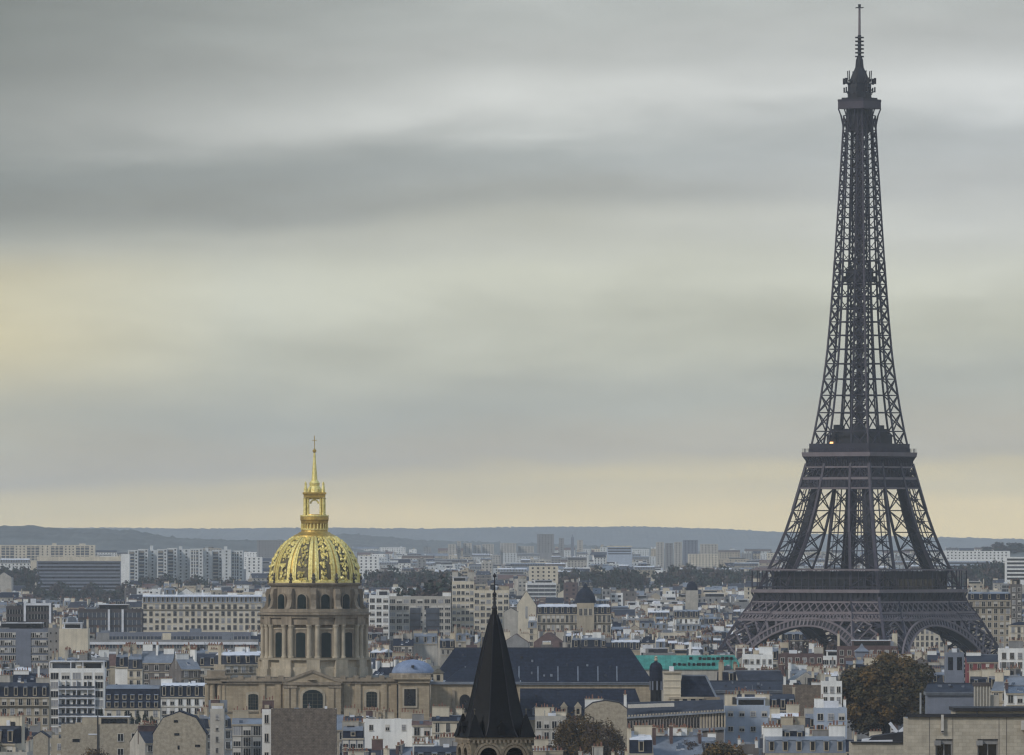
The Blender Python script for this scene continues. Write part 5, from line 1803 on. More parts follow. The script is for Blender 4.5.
hero('mansard_house', 'wide sooty house with slate mansard and pale dormers, left of the white balconied block', 'house', -8, 49, 684, 728, 2850, 14, 'mansard', 'ochre', 'slate', 'zinc_dark', 14, 13, 'left slate mansard', cols=7, stacks=4)
hero('mansard_house', 'wide house with double row of dormers in steep slate, right of the white balconied block', 'house', 104.5, 160, 684.5, 727, 2860, 14, 'mansard', 'cream', 'slate', 'zinc', 15, 24, 'double dormer mansard', cols=6, stacks=2, rh=6.4)
hero('mansard_house', 'white walled house with pale zinc top over a slate mansard and iron balcony', 'house', 160, 209, 683, 710, 2950, 14, 'mansard', 'white', 'slate', 'roofwhite', 16, 14, 'zinc topped white house', cols=6, stacks=1)
def low_stone():
    def ex(root, one, pal, put, P):
        k = F / 2500
        for (px, py, w, h) in ((120, 741, 5.5, 7), (134, 740.5, 5.5, 7), (120, 755, 5.5, 6), (134, 755, 5.5, 6)):
            link('window', window_mesh(w / k, h / k, 'tall'), root, ((px - 102) / k, -.02, Z(py, 2500)))
        m = P(); m.box((72 - 102) / k, (79 - 102) / k, -.12, -.02, Z(742, 2500), Z(739, 2500), 3); m.box((71.5 - 102) / k, (80 - 102) / k, -.16, -.02, Z(738.8, 2500), Z(738, 2500), 7); put('slot_window', m)
        m = P(); m.box((88 - 102) / k, (97 - 102) / k, -.15, -.02, Z(735, 2500), Z(733.6, 2500), 9); put('pale_lintel', m)
        m = P(); m.box((96.6 - 102) / k, (98 - 102) / k, -.3, -.02, 0, Z(716, 2500), 8); put('flue_pipe', m)
    hero('stone_range', 'low blank stone range with two white framed windows, below the white balconied block', 'building', 61, 144, 727.5, 780, 2500, 10, 'flat', 'rubble_pale', 'slate', 'gravel', 17, 0, 'low stone range', blank=True, stacks=0, extras=ex)
low_stone()
hero('gable_house', 'stone end of a dark roofed lean-to left of the low stone range', 'house', 33, 48, 732, 780, 2450, 10, 'gable_front', 'rubble_pale', 'slate', 'zinc', 18, 5, blank=True, stacks=0)
def gable2(root, one, pal, put, P):
    k = F / 2400
    for px, py, w, h in ((175.3, 722.5, 4, 2.6), (176.3, 735.5, 5, 2.4), (197, 747, 5, 2.4), (178, 749.5, 2, 4)):
        m = P(); m.box((px - w / 2 - 179) / k, (px + w / 2 - 179) / k, -.1, -.02, Z(py, 2400), Z(py - h, 2400), 3); put('slot_window', m)
hero('gable_house', 'big pale stone gable with small slot windows and a bent roof edge', 'house', 153, 206, 712, 780, 2400, 14, 'gambrel_front', 'rubble_pale', 'slate', 'zinc', 19, 22, 'pale stone gable', blank=True, stacks=0, extras=gable2)
# in front of the church
hero('townhouse', 'tall narrow pale stucco house front at the south corner of the church', 'house', 210, 224, 712, 780, 2450, 12, 'flat', 'beige', 'slate', 'tar', 21, 0, None, cols=1, ww=.8, wh=1.4, stacks=1)
hero('townhouse', 'slim white corner house with two stacked windows left of the rubble wall', 'house', 262, 271, 712.5, 780, 2440, 10, 'flat', 'white', 'slate', 'tar', 22, 0, 'slim white house', cols=1, ww=1.0, wh=2.2, stacks=1, fh=5.2)
hero('gable_house', 'great rough brown rubble wall below the church pediment', 'wall', 271, 336, 712, 780, 2430, 10, 'flat', 'rubble', 'tile', 'tar', 23, 0, 'brown rubble wall', blank=True, stacks=0)
hero('townhouse', 'grey roofed house with a glazed blue studio window left of the slim white house', 'house', 232, 262, 719, 780, 2470, 12, 'gable_side', 'greyw', 'zinc', 'zinc', 24, 5, None, cols=3, ww=2.0, wh=2.4, wkind='wide', stacks=1)
hero('townhouse', 'long bright white wall topped by a row of dark chimney pots', 'house', 363, 412, 722, 748, 2480, 10, 'flat', 'white', 'tile', 'tile', 25, 0, 'bright white wall', cols=3, ww=.9, wh=1.6, stacks=5, rows=1)
hero('townhouse', 'white house with a dark blue window below the domed chapel', 'house', 412, 432, 721, 750, 2475, 10, 'gable_side', 'white', 'tile', 'tile', 26, 4, None, cols=2, ww=1.6, wh=2.2, stacks=2)
hero('townhouse', 'cream house with a tall flue and slate roof left of the spire belfry', 'house', 432, 464, 716, 748, 2460, 12, 'gable_side', 'cream', 'slate', 'zinc', 27, 5, 'cream house by the belfry', cols=3, ww=1.0, wh=2.4, stacks=2)
hero('townhouse', 'dark slate mansard house with a blue front below the church wall', 'house', 342, 364, 729, 760, 2350, 10, 'mansard', 'bluegrey', 'slate', 'zinc', 28, 9, None, cols=3, stacks=2)
# right of the spire
hero('gable_house', 'big rubble gable wall with dark roof clutter beside a bushy autumn tree', 'house', 585, 627, 701, 760, 2330, 12, 'gambrel_front', 'rubble_pale', 'tar', 'tar', 30, 8, 'rubble gable', blank=True, stacks=2)
hero('townhouse', 'pale ochre house half hidden between the belfry and a bushy autumn tree', 'house', 535, 566, 719, 748, 2480, 12, 'flat', 'beige', 'zinc', 'roofwhite', 31, 0, None, cols=4, stacks=2)
# domed palace in the middle distance
def palace():
    def ex(root, one, pal, put, P):
        k = F / 4300
        c = (585.5 - 574) / k
        m = P(); m.box(c - 4.2, c + 4.2, -1.0, 12, 0, Z(603, 4300) - terrain(4300), 0); put('pavilion', m)
        m = P(); zz = Z(603, 4300) - terrain(4300)
        m.lathe([(5.2, zz), (5.0, zz + 2.2), (4.2, zz + 4.4), (2.6, zz + 6.6), (1.3, zz + 7.4), (1.0, zz + 8.6), (.2, zz + 9.6)], 12, 1, (c, 5.2)); put('dome', m)
        for u in (-2.4, 0, 2.4):
            link('window', window_mesh(1.2, 3.2, 'tall'), root, (c + u, -1.05, zz - 6))
    hero('palace', 'grand stone palace with tall windows and a central blue slate dome', 'palace', 537, 611, 605, 633, 4300, 16, 'mansard', 'ochre', 'slate', 'roofwhite', 33, 9, 'domed palace', cols=16, ww=1.3, wh=3.4, fh=4.8, stacks=4, extras=ex)
palace()
hero('apartment_block', 'modern cream block with two wide dark glazed bays', 'apartment block', 389, 451, 598, 634, 4400, 15, 'flat', 'beige', 'slate', 'gravel', 35, 0, 'cream glazed block', wkind='wide', ww=2.6, wh=1.9, stacks=2, cols=9, fh=3.3,
     extras=lambda root, one, pal, put, P: [put('glazed_bay', (lambda m: (m.box(a, b, -.4, -.03, OH(634, 4400), OH(608, 4400), 11), [m.box(a, b, -.5, -.41, OH(608, 4400) - 3.3 * i - 3, OH(608, 4400) - 3.3 * i - 2.5, 8) for i in range(5)], m)[-1])(P())) for a, b in ((-5, .3), (3.0, 9.6))])
hero('apartment_block', 'white gridded apartment block immediately right of the golden dome', 'apartment block', 369, 389, 597, 632, 4380, 15, 'flat', 'white', 'slate', 'gravel', 36, 0, None, wkind='wide', ww=2.2, wh=2.0, stacks=2, cols=3, fh=3.3)
hero('apartment_block', 'tall stepped cream tower house left of the tip of the black spire', 'apartment block', 452, 474, 583, 632, 4420, 14, 'flat', 'cream', 'slate', 'gravel', 37, 0, 'stepped cream block', wkind='tall', ww=1.4, wh=1.8, stacks=2, cols=5, fh=3.3)
hero('apartment_block', 'pale apartment house right behind the tip of the black spire', 'apartment block', 474, 509, 592, 634, 4450, 14, 'flat', 'cream', 'slate', 'gravel', 38, 0, None, wkind='wide', ww=2.0, wh=1.9, stacks=3, cols=6, fh=3.3)
hero('gable_house', 'pointed cream gable with one slit window right of the black spire tip', 'house', 517, 536, 591, 614, 4500, 14, 'gable_front', 'cream', 'slate', 'zinc', 39, 14, 'pointed cream gable', cols=1, ww=1.0, wh=6, stacks=0, rows=1)
hero('townhouse', 'small blank beige house against the right flank of the black spire', 'house', 504, 518, 608, 630, 4250, 12, 'gable_front', 'beige', 'slate', 'zinc', 40, 4, None, blank=True, stacks=0)
hero('gasholder_hut', 'dark rounded tank shaped roof standing above the rooftops left of the iron tower', 'building', 686, 698, 592, 599, 4900, 16, 'flat', 'beige', 'slate', 'tar', 41, 0, 'dark rounded tank', blank=True, stacks=0,
     extras=lambda root, one, pal, put, P: [put('dome', (lambda m: ([m.lathe([(3.4, q - 9), (3.5, q - 5), (3.3, q - 2), (2.6, q + .4), (1.4, q + 1.8), (.3, q + 2.1)], 14, 1, (0, 4)) for q in (OH(585, 4900),)], m)[-1])(P()))])
# right half, before and beside the iron tower
hero('metal_hall', 'pale blue metal clad house with small square windows below a mansard', 'house', 725, 770, 709, 737, 2420, 12, 'flat', 'palblue', 'zinc', 'roofwhite', 43, 0, 'pale blue metal house', cols=4, ww=1.2, wh=1.2, wkind='tall', stacks=3, fh=4.2)
long_wing('zinc_roofed_range', 'long range with a low blue-grey zinc roof, below the green copper roof', 706, 805, 681.5, 690, 700, 700, 2680, 16, 'zinc_dark', 'bluegrey', 4, 4, (), 'long zinc roof')
hero('mansard_house', 'dark slate mansard house with an arched centre dormer', 'house', 735, 796, 696, 716, 2560, 14, 'mansard', 'beige', 'slate', 'zinc_dark', 44, 14, 'arched dormer mansard', cols=8, stacks=3)
hero('gable_house', 'weathered stone party wall right of the arched dormer mansard', 'house', 784, 822, 688, 716, 2600, 14, 'flat', 'rubble', 'tile', 'tar', 45, 0, 'weathered party wall', blank=True, stacks=2)
hero('townhouse', 'tall white rendered house left of the big tree', 'house', 822, 842, 684, 712, 2590, 12, 'flat', 'white', 'slate', 'gravel', 46, 0, 'tall white house', cols=3, ww=1.0, wh=1.8, stacks=2)
hero('townhouse', 'pale blue house with paired windows at the foot of the big tree', 'house', 815, 847, 711, 738, 2450, 12, 'flat', 'palblue', 'slate', 'roofwhite', 47, 0, None, cols=3, ww=1.5, wh=1.8, stacks=2)
hero('townhouse', 'white stepped house at the right end of the green copper roof', 'house', 743, 773, 657, 668, 3050, 12, 'flat', 'white', 'slate', 'roofwhite', 48, 0, 'white stepped house', cols=5, ww=1.1, wh=1.6, stacks=2)
hero('brick_house', 'dark red brick house under the left arch of the iron tower', 'house', 779, 823, 656, 672, 3150, 12, 'flat', 'brick', 'tile', 'gravel', 49, 0, 'red brick house', cols=6, ww=1.2, wh=1.7, stacks=2)
hero('brick_house', 'broad brown brick house below the near leg of the iron tower', 'house', 838, 898, 648.5, 662, 3300, 12, 'flat', 'brick', 'tile', 'tar', 50, 0, 'brown brick house', cols=8, ww=1.2, wh=1.7, stacks=3)
def conic():
    d = 3240.0
    o = thing('pavilion', 'little pavilion with white pointed tent roof before the iron tower', 'pavilion', (X(862, d), d, 0)); k = F / d
    m = MB(); m.box(-2.4, 2.4, 0, 4.8, 0, Z(651.5, d)); m.build('wall', M['bluegrey'], o)
    m = MB(); z = Z(651.5, d); m.frustum(-2.9, 2.9, -.5, 5.3, z, -.9, .9, 1.5, 3.3, z + 1.5); m.frustum(-.9, .9, 1.5, 3.3, z + 1.5, -.15, .15, 2.25, 2.55, z + 2.9); m.build('roof', M['zinc'], o)
    reg(854, 871, 645, 656, d, 6)
conic()
hero('townhouse', 'dark blue clad house with a pale edge right of the big tree', 'house', 946, 964, 655, 678, 3050, 12, 'flat', 'bluegrey', 'slate', 'tar', 51, 0, 'dark blue house', cols=2, ww=1.8, wh=4.5, wkind='bare', stacks=1, fh=6)
hero('townhouse', 'small house with bright red panels under a grey roof, right of the big tree', 'house', 967, 1000, 655, 676, 2950, 12, 'gable_side', 'red', 'zinc_dark', 'zinc', 52, 7, 'red panelled house', cols=4, ww=1.0, wh=2.2, stacks=1)
hero('townhouse', 'white stepped house at the right edge, beside the red panelled house', 'house', 1000, 1024, 651, 676, 2940, 12, 'flat', 'white', 'slate', 'roofwhite', 53, 0, 'white edge house', cols=3, stacks=2)
long_wing('zinc_roofed_range', 'long blue-grey zinc roofed shed right of the big tree', 926, 976, 684, 692, 700, 702, 2450, 14, 'zinc_dark', 'bluegrey', 3, 3, ())
hero('glass_roofed_house', 'glass roofed studio with white frame at the right edge above the ashlar building', 'house', 1006, 1034, 686, 708, 2350, 10, 'gable_side', 'white', 'glass_blue', 'zinc', 54, 7, None, cols=3, stacks=1)
hero('apartment_block', 'tall ochre apartment house with dark bays right of the iron tower', 'apartment block', 968, 1011, 592, 652, 4150, 14, 'mansard', 'ochre', 'slate', 'zinc', 55, 8, 'tall ochre apartment house', cols=7, ww=1.6, wh=2.3, fh=3.3, stacks=4)
hero('apartment_block', 'tall dark house wall at the right edge beside the ochre apartment house', 'apartment block', 1011, 1022, 586, 640, 4250, 14, 'flat', 'dun', 'slate', 'tar', 56, 0, None, cols=2, ww=1.2, wh=2.0, stacks=1)
hero('townhouse', 'cream house with two tall windows at the right edge below the dark wall', 'house', 1010, 1034, 622, 650, 3700, 12, 'hip', 'cream', 'slate', 'zinc', 57, 3, None, cols=4, ww=1.3, wh=2.6, stacks=1)
hero('apartment_block', 'pale colonnaded apartment block seen through the right arch of the iron tower', 'apartment block', 896, 944, 628, 652, 4420, 14, 'flat', 'cream', 'slate', 'gravel', 58, 0, 'block through the right arch', cols=10, ww=1.3, wh=2.2, fh=3.2, stacks=2)
# ------------------------------------------------------------------ trees
_crown = {}


def crown_mesh(key, n, seed, mats, flat=1.0, leaf=.05):
    """unit crown: leaf clumps through a lumpy volume of radius 1, gaps between clumps"""
    if key in _crown:
        return _crown[key]
    rs = np.random.RandomState(seed)
    mb = MB()
    nc = 70 if n > 5000 else 34
    cs = []
    while len(cs) < nc:
        p = rs.uniform(-1, 1, 3)
        q = np.linalg.norm(p)
        if .3 < q < rs.uniform(.72, .98) and p[2] > -.75:
            cs.append((p * np.array([1, 1, flat]), rs.uniform(.15, .32) if n > 5000 else rs.uniform(.18, .34), rs.choice(len(mats), p=None if len(mats) == 1 else [.55] + [.45 / (len(mats) - 1)] * (len(mats) - 1))))
    if n > 5000:        # an even shell of clumps first, so that the outline stays full and round
        for i in range(46):
            zz = 1 - 1.75 * (i + .5) / 46; q = math.sqrt(max(0, 1 - zz * zz)); a = i * 2.39996
            f_ = rs.uniform(.6, .9)
            cs[i] = (np.array([q * math.cos(a), q * math.sin(a), zz * flat]) * f_, rs.uniform(.17, .3), cs[i][2])
    per = n // nc
    for c, r, mi in cs:
        for _ in range(per):
            d = rs.normal(size=3); d /= np.linalg.norm(d)
            p = c + d * r * (rs.uniform(.55, 1.0) ** .5 if rs.rand() > .08 else rs.uniform(1.0, 1.45))
            nn = d + rs.normal(size=3) * .55 + np.array([0, 0, .35]); nn /= np.linalg.norm(nn)
            a = np.cross(nn, rs.normal(size=3)); a /= np.linalg.norm(a); b = np.cross(nn, a)
            s = leaf * rs.uniform(.6, 1.4)
            m = mi if rs.rand() < .8 else rs.randint(len(mats))
            mb.quad(p - a * s, p - b * s * .7, p + a * s, p + b * s * .7, int(m))
    _crown[key] = mb.mesh('crown', mats)
    return _crown[key]


def tree(name, label, px, yt, yb, wpx, d, key, n, seed, mats, group=None, z0=None, leaf=.05):
    z0 = terrain(d) if z0 is None else z0
    k = F / d
    r = wpx / 2 / k
    zt, zb = Z(yt, d), Z(yb, d)
    if name == 'distant_tree':
        zb = min(zb, z0 + 3.0)
        r = max(r, (zt - zb) * .36)
    rz = max(.3, (zt - zb) / 2)
    root = thing(name, label, 'tree', (X(px, d), d, z0), random.Random(seed).uniform(0, 6), group)
    o = link('crown', crown_mesh(key, n, seed, mats, 1.0, leaf), root, (0, 0, (zt + zb) / 2 - z0))
    o.scale = (r, r, rz)
    mb = MB()
    h = (zt + zb) / 2 - z0
    rr = random.Random(seed)
    tr = max(.18, r * .06)
    mb.lathe([(tr * 1.4, -.3), (tr, h * .3), (tr * .6, h * .9), (tr * .2, h + rz * .5)], 7)
    for i in range(7):
        a = rr.uniform(0, 6.28); q = r * rr.uniform(.45, .8)
        st = h - rz * rr.uniform(.2, .7)
        mb.beam((0, 0, st), (q * .5 * math.cos(a), q * .5 * math.sin(a), st + rz * .45), tr * .6); mb.beam((q * .5 * math.cos(a), q * .5 * math.sin(a), st + rz * .45), (q * math.cos(a), q * math.sin(a), st + rz * rr.uniform(.6, 1.1)), tr * .35)
    mb.build('trunk', M['bark'], root)
    return root


A, B_, C_, D4, TW = M['leaf_a'], M['leaf_b'], M['leaf_c'], M['leaf_d'], M['twig']
tree('broad_tree', 'huge dark russet autumn tree towering over the rooftops in front of the iron tower', 888, 655, 740, 104, 2600, 'big', 34000, 3, [B_, A, C_], leaf=.034)
reg(846, 930, 672, 735, 2590, 30, lm='big tree')
tree('bushy_tree', 'bushy brown autumn tree beside the rubble gable', 579, 714, 764, 56, 2230, 'bushy', 6500, 12, [A, TW, B_], leaf=.042)
tree('bushy_tree', 'smaller ragged brown tree between the bushy autumn tree and the bare purplish one', 603, 720, 766, 44, 2215, 'bushyb', 5200, 18, [TW, A], leaf=.04)
tree('bushy_tree', 'thin bare purplish tree right of the bushy brown autumn tree', 615, 727, 762, 30, 2220, 'bare', 2500, 13, [TW], leaf=.03)
tree('bushy_tree', 'low ochre tree top at the bottom edge, right of the grey bush', 722, 743, 778, 54, 2140, 'ochre', 7000, 14, [C_, A, B_], leaf=.05)
tree('bushy_tree', 'leafless grey brown bush below the arcaded grey building', 690, 739, 775, 38, 2150, 'greyb', 6000, 15, [TW], leaf=.045)
tree('bushy_tree', 'dark bush in front of the low stone range', 97, 747, 775, 32, 2380, 'darkb', 3000, 16, [A, TW], leaf=.05)
reg(560, 612, 722, 760, 2220, 8, False); reg(700, 745, 746, 790, 2130, 8, False)
for i, (px, yt, wp) in enumerate(((101.5, 707, 5), (126, 710, 5), (131, 712, 6), (138, 709, 5), (145, 713, 7), (152, 715, 6))):
    tree('cypress', ('slim dark cypress before the double dormer mansard, %s from the white balconied block' % ('first', 'second', 'third', 'fourth', 'fifth', 'last')[i]), px, yt, 730, wp, 2780, 'cyp', 1200, 31, [D4], 'dark evergreens below the double dormer mansard', leaf=.1)

rt = random.Random(77)
belts = [('dark trees below the cream slab block', 'dark tree in the hazy mass around the dark glazed slab', -5, 34, 562, 590, 8000, 9), ('dark trees below the cream slab block', 'dark tree in the hazy mass around the dark glazed slab', 30, 130, 580, 600, 7700, 16),
         ('trees at the foot of the white towers', 'dark tree along the foot of the white tower row', 140, 262, 573, 588, 8100, 18), ('trees beyond the palace', 'hazy dark tree in the belt beyond the domed palace', 556, 640, 563, 578, 7600, 18),
         ('trees by the dome', 'hazy tree in the belt right behind the golden dome', 372, 452, 565, 578, 7500, 14),
         ('trees left of the tower', 'hazy tree in the gap between the tower cluster and the iron tower', 655, 760, 562, 574, 8000, 14), ('trees right of the tower', 'dark tree beside the white terraced block at the right', 950, 1022, 556, 572, 7900, 12),
         ('trees behind the depot', 'dark tree on the slope right of the iron tower, above the long depot', 985, 1028, 541, 552, 11600, 9), ('trees under the tower', 'bare reddish tree seen through the left arch of the iron tower', 775, 838, 638, 656, 3850, 9),
         ('trees below the dome', 'dark tree on a roof terrace right above the cream glazed block', 412, 462, 574, 583, 4900, 5)]
for g, lab, a, b, yt, yb, d, n in belts:
    n = max(3, int(n * .62))
    for i in range(n):
        px = a + (b - a) * (i + rt.uniform(.1, .9)) / n
        dd = d + rt.uniform(-60, 60)
        w = (b - a) / n * rt.uniform(1.7, 2.9)
        tw = 'under' in g
        tree('distant_tree', lab, px, yt + rt.uniform(0, (yb - yt) * .45), yb + rt.uniform(1, 4), w, dd, ('far%d' % (i % 3)) if not tw else 'farbare', 1500, 90 + i % 3, [TW] if tw else [D4, TW], g, leaf=.085, z0=Z(yb + 1.5, dd) if dd > 11000 else None)

# ------------------------------------------------------------------ steam
def plume(label, pts, d, dens):
    mb = MB()
    rr = random.Random(int(pts[0][0]))
    rings = []
    n = 10
    for px, py, r in pts:
        rings.append([(X(px, d) + (r + rr.uniform(-.25, .25) * r) * math.cos(2 * math.pi * i / n) * d / F, (r + rr.uniform(-.25, .25) * r) * math.sin(2 * math.pi * i / n) * d / F, Z(py, d)) for i in range(n)])
    for a, b in zip(rings[:-1], rings[1:]):
        for i in range(n):
            j = (i + 1) % n
            mb.quad(a[i], a[j], b[j], b[i])
    for rg, s in ((rings[0], -1), (rings[-1], 1)):
        k = len(mb.v); mb.v += rg; mb.f.append(tuple(k + i for i in (range(n) if s > 0 else reversed(range(n))))); mb.m.append(0)
    m = bpy.data.materials.new('steam_vapour'); m.use_nodes = True; t = m.node_tree; t.nodes.clear()
    pv = t.nodes.new('ShaderNodeVolumePrincipled'); pv.inputs['Color'].default_value = (.95, .95, .97, 1); pv.inputs['Density'].default_value = dens
    out = t.nodes.new('ShaderNodeOutputMaterial'); t.links.new(pv.outputs[0], out.inputs['Volume'])
    o = mb.build('steam_plume', m, None, (0, d, 0), smooth=True)
    o['kind'] = 'stuff'
    o['label'] = label
    o['category'] = 'steam'


plume('white steam streak rising over the roofs above the domed palace', [(553, 586, .6), (548, 583.5, 1.6), (543, 580.5, 1.7), (538, 577, 1.5), (533, 574, .8)], 5300, .035)
plume('thin white steam wisp above the stepped cream block', [(466, 583, .5), (465, 578, 1.1), (463, 573, 1.2), (460, 568, 1.3), (457, 564, .7)], 5300, .03)
plume('pale smoke wisp rising over the wooded hill', [(106, 531, .8), (107, 527, 2), (110, 523, 2.4), (109, 519, 1.6)], 9300, .006)

# ------------------------------------------------------------------ the mass of houses
def mass():
    rng = random.Random(2024)
    cols = np.arange(-150, 1174)
    sky = np.full(len(cols), 790.0)
    used = set()
    her = sorted(HEROES, key=lambda h: h[4])
    hi = 0
    count = {}
    WALL = (['cream'] * 5 + ['ochre'] * 4 + ['white'] * 5 + ['beige'] * 5 + ['greyw'] * 3 + ['dun'] * 4 + ['stone_pale'] * 2 + ['brick'] * 1 + ['rubble_pale'] * 1 + ['darkwall'] * 1)
    WN = dict(cream='cream', ochre='ochre', white='white', beige='beige', greyw='grey', dun='sooty', stone_pale='stone', brick='brick', rubble_pale='rubble', darkwall='dark')
    RN = dict(slate='slate', zinc='zinc', zinc_dark='dark zinc', tile='red tile', slate_dark='black slate')
    TN = dict(zinc='zinc', roofwhite='white', zinc_dark='grey', gravel='gravel', tar='black')
    NUM = ('no', 'one', 'two', 'three', 'four', 'five')
    ORD = ('', 'second ', 'third ', 'fourth ', 'fifth ', 'sixth ', 'seventh ', 'eighth ', 'ninth ', 'tenth ', 'eleventh ', 'twelfth ')
    FAR, FM, FL = MB(), {}, []
    d = 2130.0
    rowno = 0
    fp = []
    while d < 14600:
        while hi < len(her) and her[hi][4] <= d:
            h = her[hi]; hi += 1
            if h[6]:
                m = (cols >= h[0]) & (cols <= h[1])
                sky[m] = np.minimum(sky[m], h[2])
        far = [h for h in her if h[4] > d]
        k = F / d
        px = -145 + rng.uniform(0, 20)
        ang = rng.uniform(-18, 18)
        run = 0
        hbase = rng.uniform(18.5, 21)
        while px < 1160:
            if run <= 0:
                ang = rng.choice((rng.uniform(-28, 28), rng.uniform(-10, 10), 0))
                run = rng.randint(2, 6)
                off = rng.uniform(-.3, .3) * 5 * d * d / (F * 47)
                hbase = rng.uniform(18, 21.5)
            run -= 1
            W_ = rng.choice((5, 6, 7, 8, 9, 10, 12, 15, 20) if d < 2900 else (4, 5, 5, 6, 7, 8, 9, 11, 14)) * (1.0 if d < 5200 else 1.25 if d < 6500 else 1.7 if d < 8000 else 2.4 if d < 10500 else 3.2)
            w = W_ * k * math.cos(R(ang))
            D_ = rng.uniform(9, 13)
            dd = d + off + (rng.uniform(-8, 8))
            a, b = px, px + w
            px = b + (0 if run else rng.uniform(0, 3))
            m = (cols >= a) & (cols <= b)
            if not m.any():
                continue
            # keep clear of the named things
            clash = False
            lim = 0
            for h in her:
                if h[0] - 1 < b and h[1] + 1 > a:
                    if h[4] - D_ - W_ * .5 < dd < h[4] + h[5] + W_ * .5:
                        clash = True; break
                    if h[4] > dd:
                        lim = max(lim, h[3])
            if clash:
                continue
            z0 = terrain(dd)
            # under the tower: keep the ground between its legs open
            if 3900 < dd < 4150 and 715 < a < 1010:
                continue
            H = hbase + rng.choice((-3, -2, -1, -.5, 0, 0, .5, 1, 2, 3.5)) + (2 if d > 6000 else 0)
            if d > 6200 and rng.random() < .08:
                H += rng.uniform(4, 14)
            yt = PY(z0 + H, dd)
            rhp = 3.6 * k
            nb = [h for h in her if h[0] < (a + b) / 2 < h[1] and 0 < h[4] - dd < 520]
            if nb:
                t_ = min(nb, key=lambda h: h[4])[3] + rhp + rng.uniform(0, 7)
                if t_ < yt - 3 and rng.random() < .6:
                    H = min(31, HC - (t_ - HY) * dd / F - z0); yt = PY(z0 + H, dd)
            if yt - rhp < lim:
                H = HC - (lim + rhp + rng.uniform(0, 3) - HY) * dd / F - z0
                yt = PY(z0 + H, dd)
                if H < 7:
                    continue
            vis = np.clip(sky[m] - (yt - rhp * .5), 0, None)
            if vis.mean() < (1.0 if d < 5200 else 0.9) or (vis > 1).mean() < .3:
                continue
            zlow = HC - (float(sky[m].max()) - HY) * dd / F
            r = rng.random()
            tall = d > 6200
            if r < (.50 if not tall else .3):
                roof, nm = 'mansard', 'mansard_house'
            elif r < (.74 if not tall else .78):
                roof, nm = 'flat', 'flat_roofed_house'
            elif r < .93:
                roof, nm = 'gable_side', 'pitched_roof_house'
            else:
                roof, nm = 'gable_front', 'gable_house'
                W_ = min(W_, 13)
            mass_far = d > 8800 or b < -5 or a > 1029
            if not mass_far:
                if nm != 'gable_house' and count.get(nm, 0) >= 292:
                    roof, nm = ('flat', 'flat_roofed_house') if count.get('flat_roofed_house', 0) < 292 else ('gable_side', 'pitched_roof_house')
                if count.get(nm, 0) >= 292:
                    mass_far = True
            if mass_far:
                one, pal, MM = house(nm, None, None, X((a + b) / 2, dd), dd, R(ang), W_, D_, H, roof if roof != 'gable_front' else 'flat', rng.choice(('cream', 'white', 'palegrey', 'palegrey', 'beige', 'white', 'greyw', 'ochre')), rng.choice(('slate', 'zinc', 'tile', 'zinc_dark')), rng.choice(('roofwhite', 'gravel', 'zinc')), rng, False, max(zlow, z0 + 1),
                                     ww=1.5, wh=1.7, wkind='bare', stacks=rng.choice((0, 1)), balcony=False, cols=max(2, int(W_ / 4)))
                n0 = len(FAR.v)
                for mm in pal:
                    if mm.name not in FM:
                        FM[mm.name] = len(FL); FL.append(mm)
                FAR.v += [tuple(MM @ Vector(q)) for q in one.v]
                FAR.f += [tuple(n0 + i for i in q) for q in one.f]
                FAR.m += [FM[pal[i].name] for i in one.m]
                sky[m] = np.minimum(sky[m], yt - rhp * .45)
                continue
            kind = {'mansard': 'mansard house', 'flat': 'flat-roofed house', 'gable_side': 'pitched-roof house', 'gable_front': 'gabled house'}[roof]
            if d > 6200 and roof == 'flat':
                kind = 'block'
            cx, cy = (a + b) / 2, yt
            near = sorted(LM, key=lambda l: abs(l[0] - cx) + 1.6 * abs(l[1] - cy))
            size = 'narrow' if W_ * k < 20 else 'broad' if W_ * k > 45 else ''
            blank = rng.random() < (.16 if roof != 'gable_front' else .7)
            key = None
            for att in range(60):
                wall = rng.choice(WALL)
                rm = rng.choice(('slate', 'slate', 'zinc', 'zinc_dark', 'zinc_dark') if roof == 'mansard' else ('slate', 'slate', 'zinc', 'zinc_dark', 'zinc_dark', 'tile', 'zinc'))
                tm = rng.choice(('zinc', 'zinc', 'roofwhite', 'zinc_dark', 'gravel') if roof != 'flat' else ('roofwhite', 'gravel', 'gravel', 'tar', 'zinc', 'roofwhite'))
                ns = rng.choice((1, 2, 2, 3, 4, 5)) if d < 5500 else rng.choice((0, 1, 2, 3))
                if roof == 'flat':
                    ns = rng.choice((0, 0, 1, 2, 3))
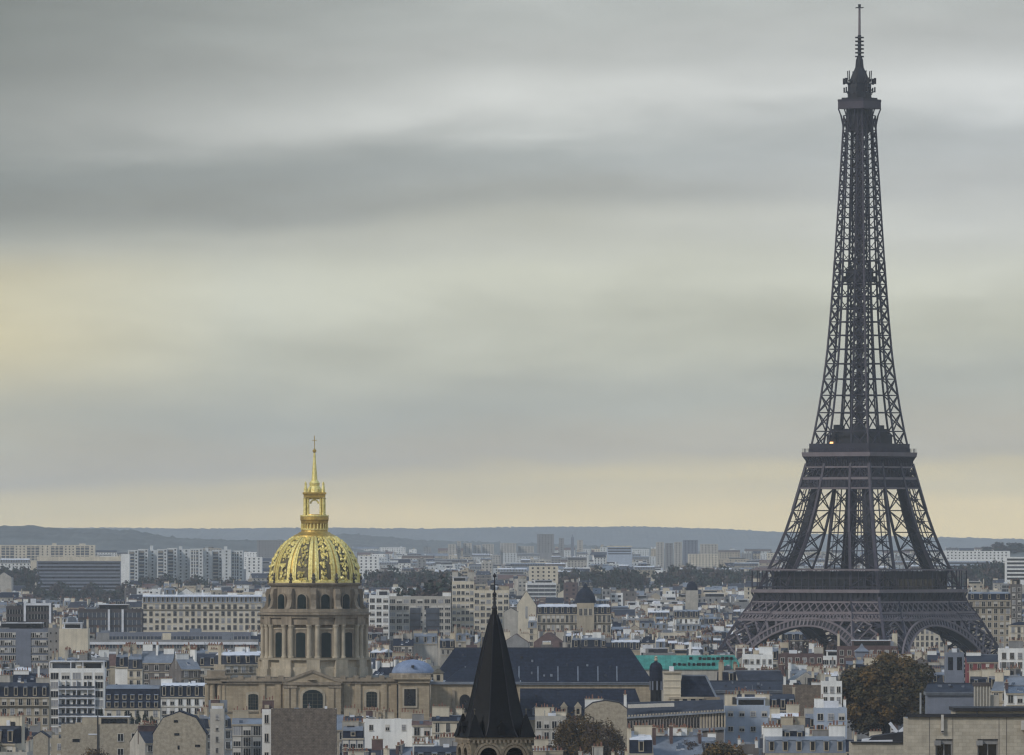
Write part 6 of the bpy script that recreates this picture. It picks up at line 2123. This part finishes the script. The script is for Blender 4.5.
                best = near[min(att // 12, len(near) - 1)]
                dx, dy = cx - best[0], cy - best[1]
                rel = ('left of' if dx < 0 else 'right of') if abs(dx) > 1.3 * abs(dy) else ('behind' if dy < 0 else 'before')
                rd = (RN.get(rm, rm) if roof != 'mansard' or TN[tm] in RN.get(rm, rm) else RN.get(rm, rm) + '-and-' + TN[tm]) if roof != 'flat' else TN[tm]
                ch = (NUM[ns] + ' chimney' + ('' if ns == 1 else 's'))
                base = ' '.join(q for q in (size, 'blank-fronted' if blank else '', WN[wall], kind) if q)
                key = '%s, %s roof, %s, %s %s' % (base, rd, ch, rel, ' '.join(best[2].split()[-3:]))
                if key.lower() not in LABELS:
                    break
            if key.lower() in LABELS:
                continue
            count[nm] = count.get(nm, 0) + 1
            detail = k > 1.8 and vis.mean() > 3.5 and b > -5 and a < 1029
            wk = 'tall'
            fh = 3.1
            ww = rng.uniform(1.0, 1.35); wh = rng.uniform(1.6, 2.1)
            if roof == 'flat':
                wk = rng.choice(('tall', 'wide', 'wide', 'ribbon'))
                if wk == 'wide':
                    ww, wh = rng.uniform(1.6, 2.4), rng.uniform(1.4, 1.8)
            house(nm, key, 'house' if kind != 'block' else 'apartment block', X(cx, dd), dd, R(ang), W_, D_, H, roof, wall, rm, tm, rng, detail, max(zlow, z0 + 1), 'Paris roofs'.replace('Paris ', 'houses of the city ') , ww=ww, wh=wh, wkind=wk, stacks=ns, blank=blank, balcony=d < 3600, fh=fh,
                  cols=None if d < 6200 else max(2, int(W_ / 4)))
            sky[m] = np.minimum(sky[m], yt - rhp * .45)
        d += (1.9 if d < 7000 else 1.5) * d * d / (F * 47)
        rowno += 1
    o = FAR.build('distant_city', FL)
    o['kind'] = 'stuff'
    o['label'] = 'hazy pale houses of the far suburbs below the wooded hills'
    o['category'] = 'houses'
    print('MASS', count, sum(count.values()), len(FAR.f))


mass()
for o in list(S.objects):      # nothing that carries a label may lack one; give the uplands plain words too
    if o.name.startswith('hills'):
        o['label'] = 'wooded hills along the horizon'
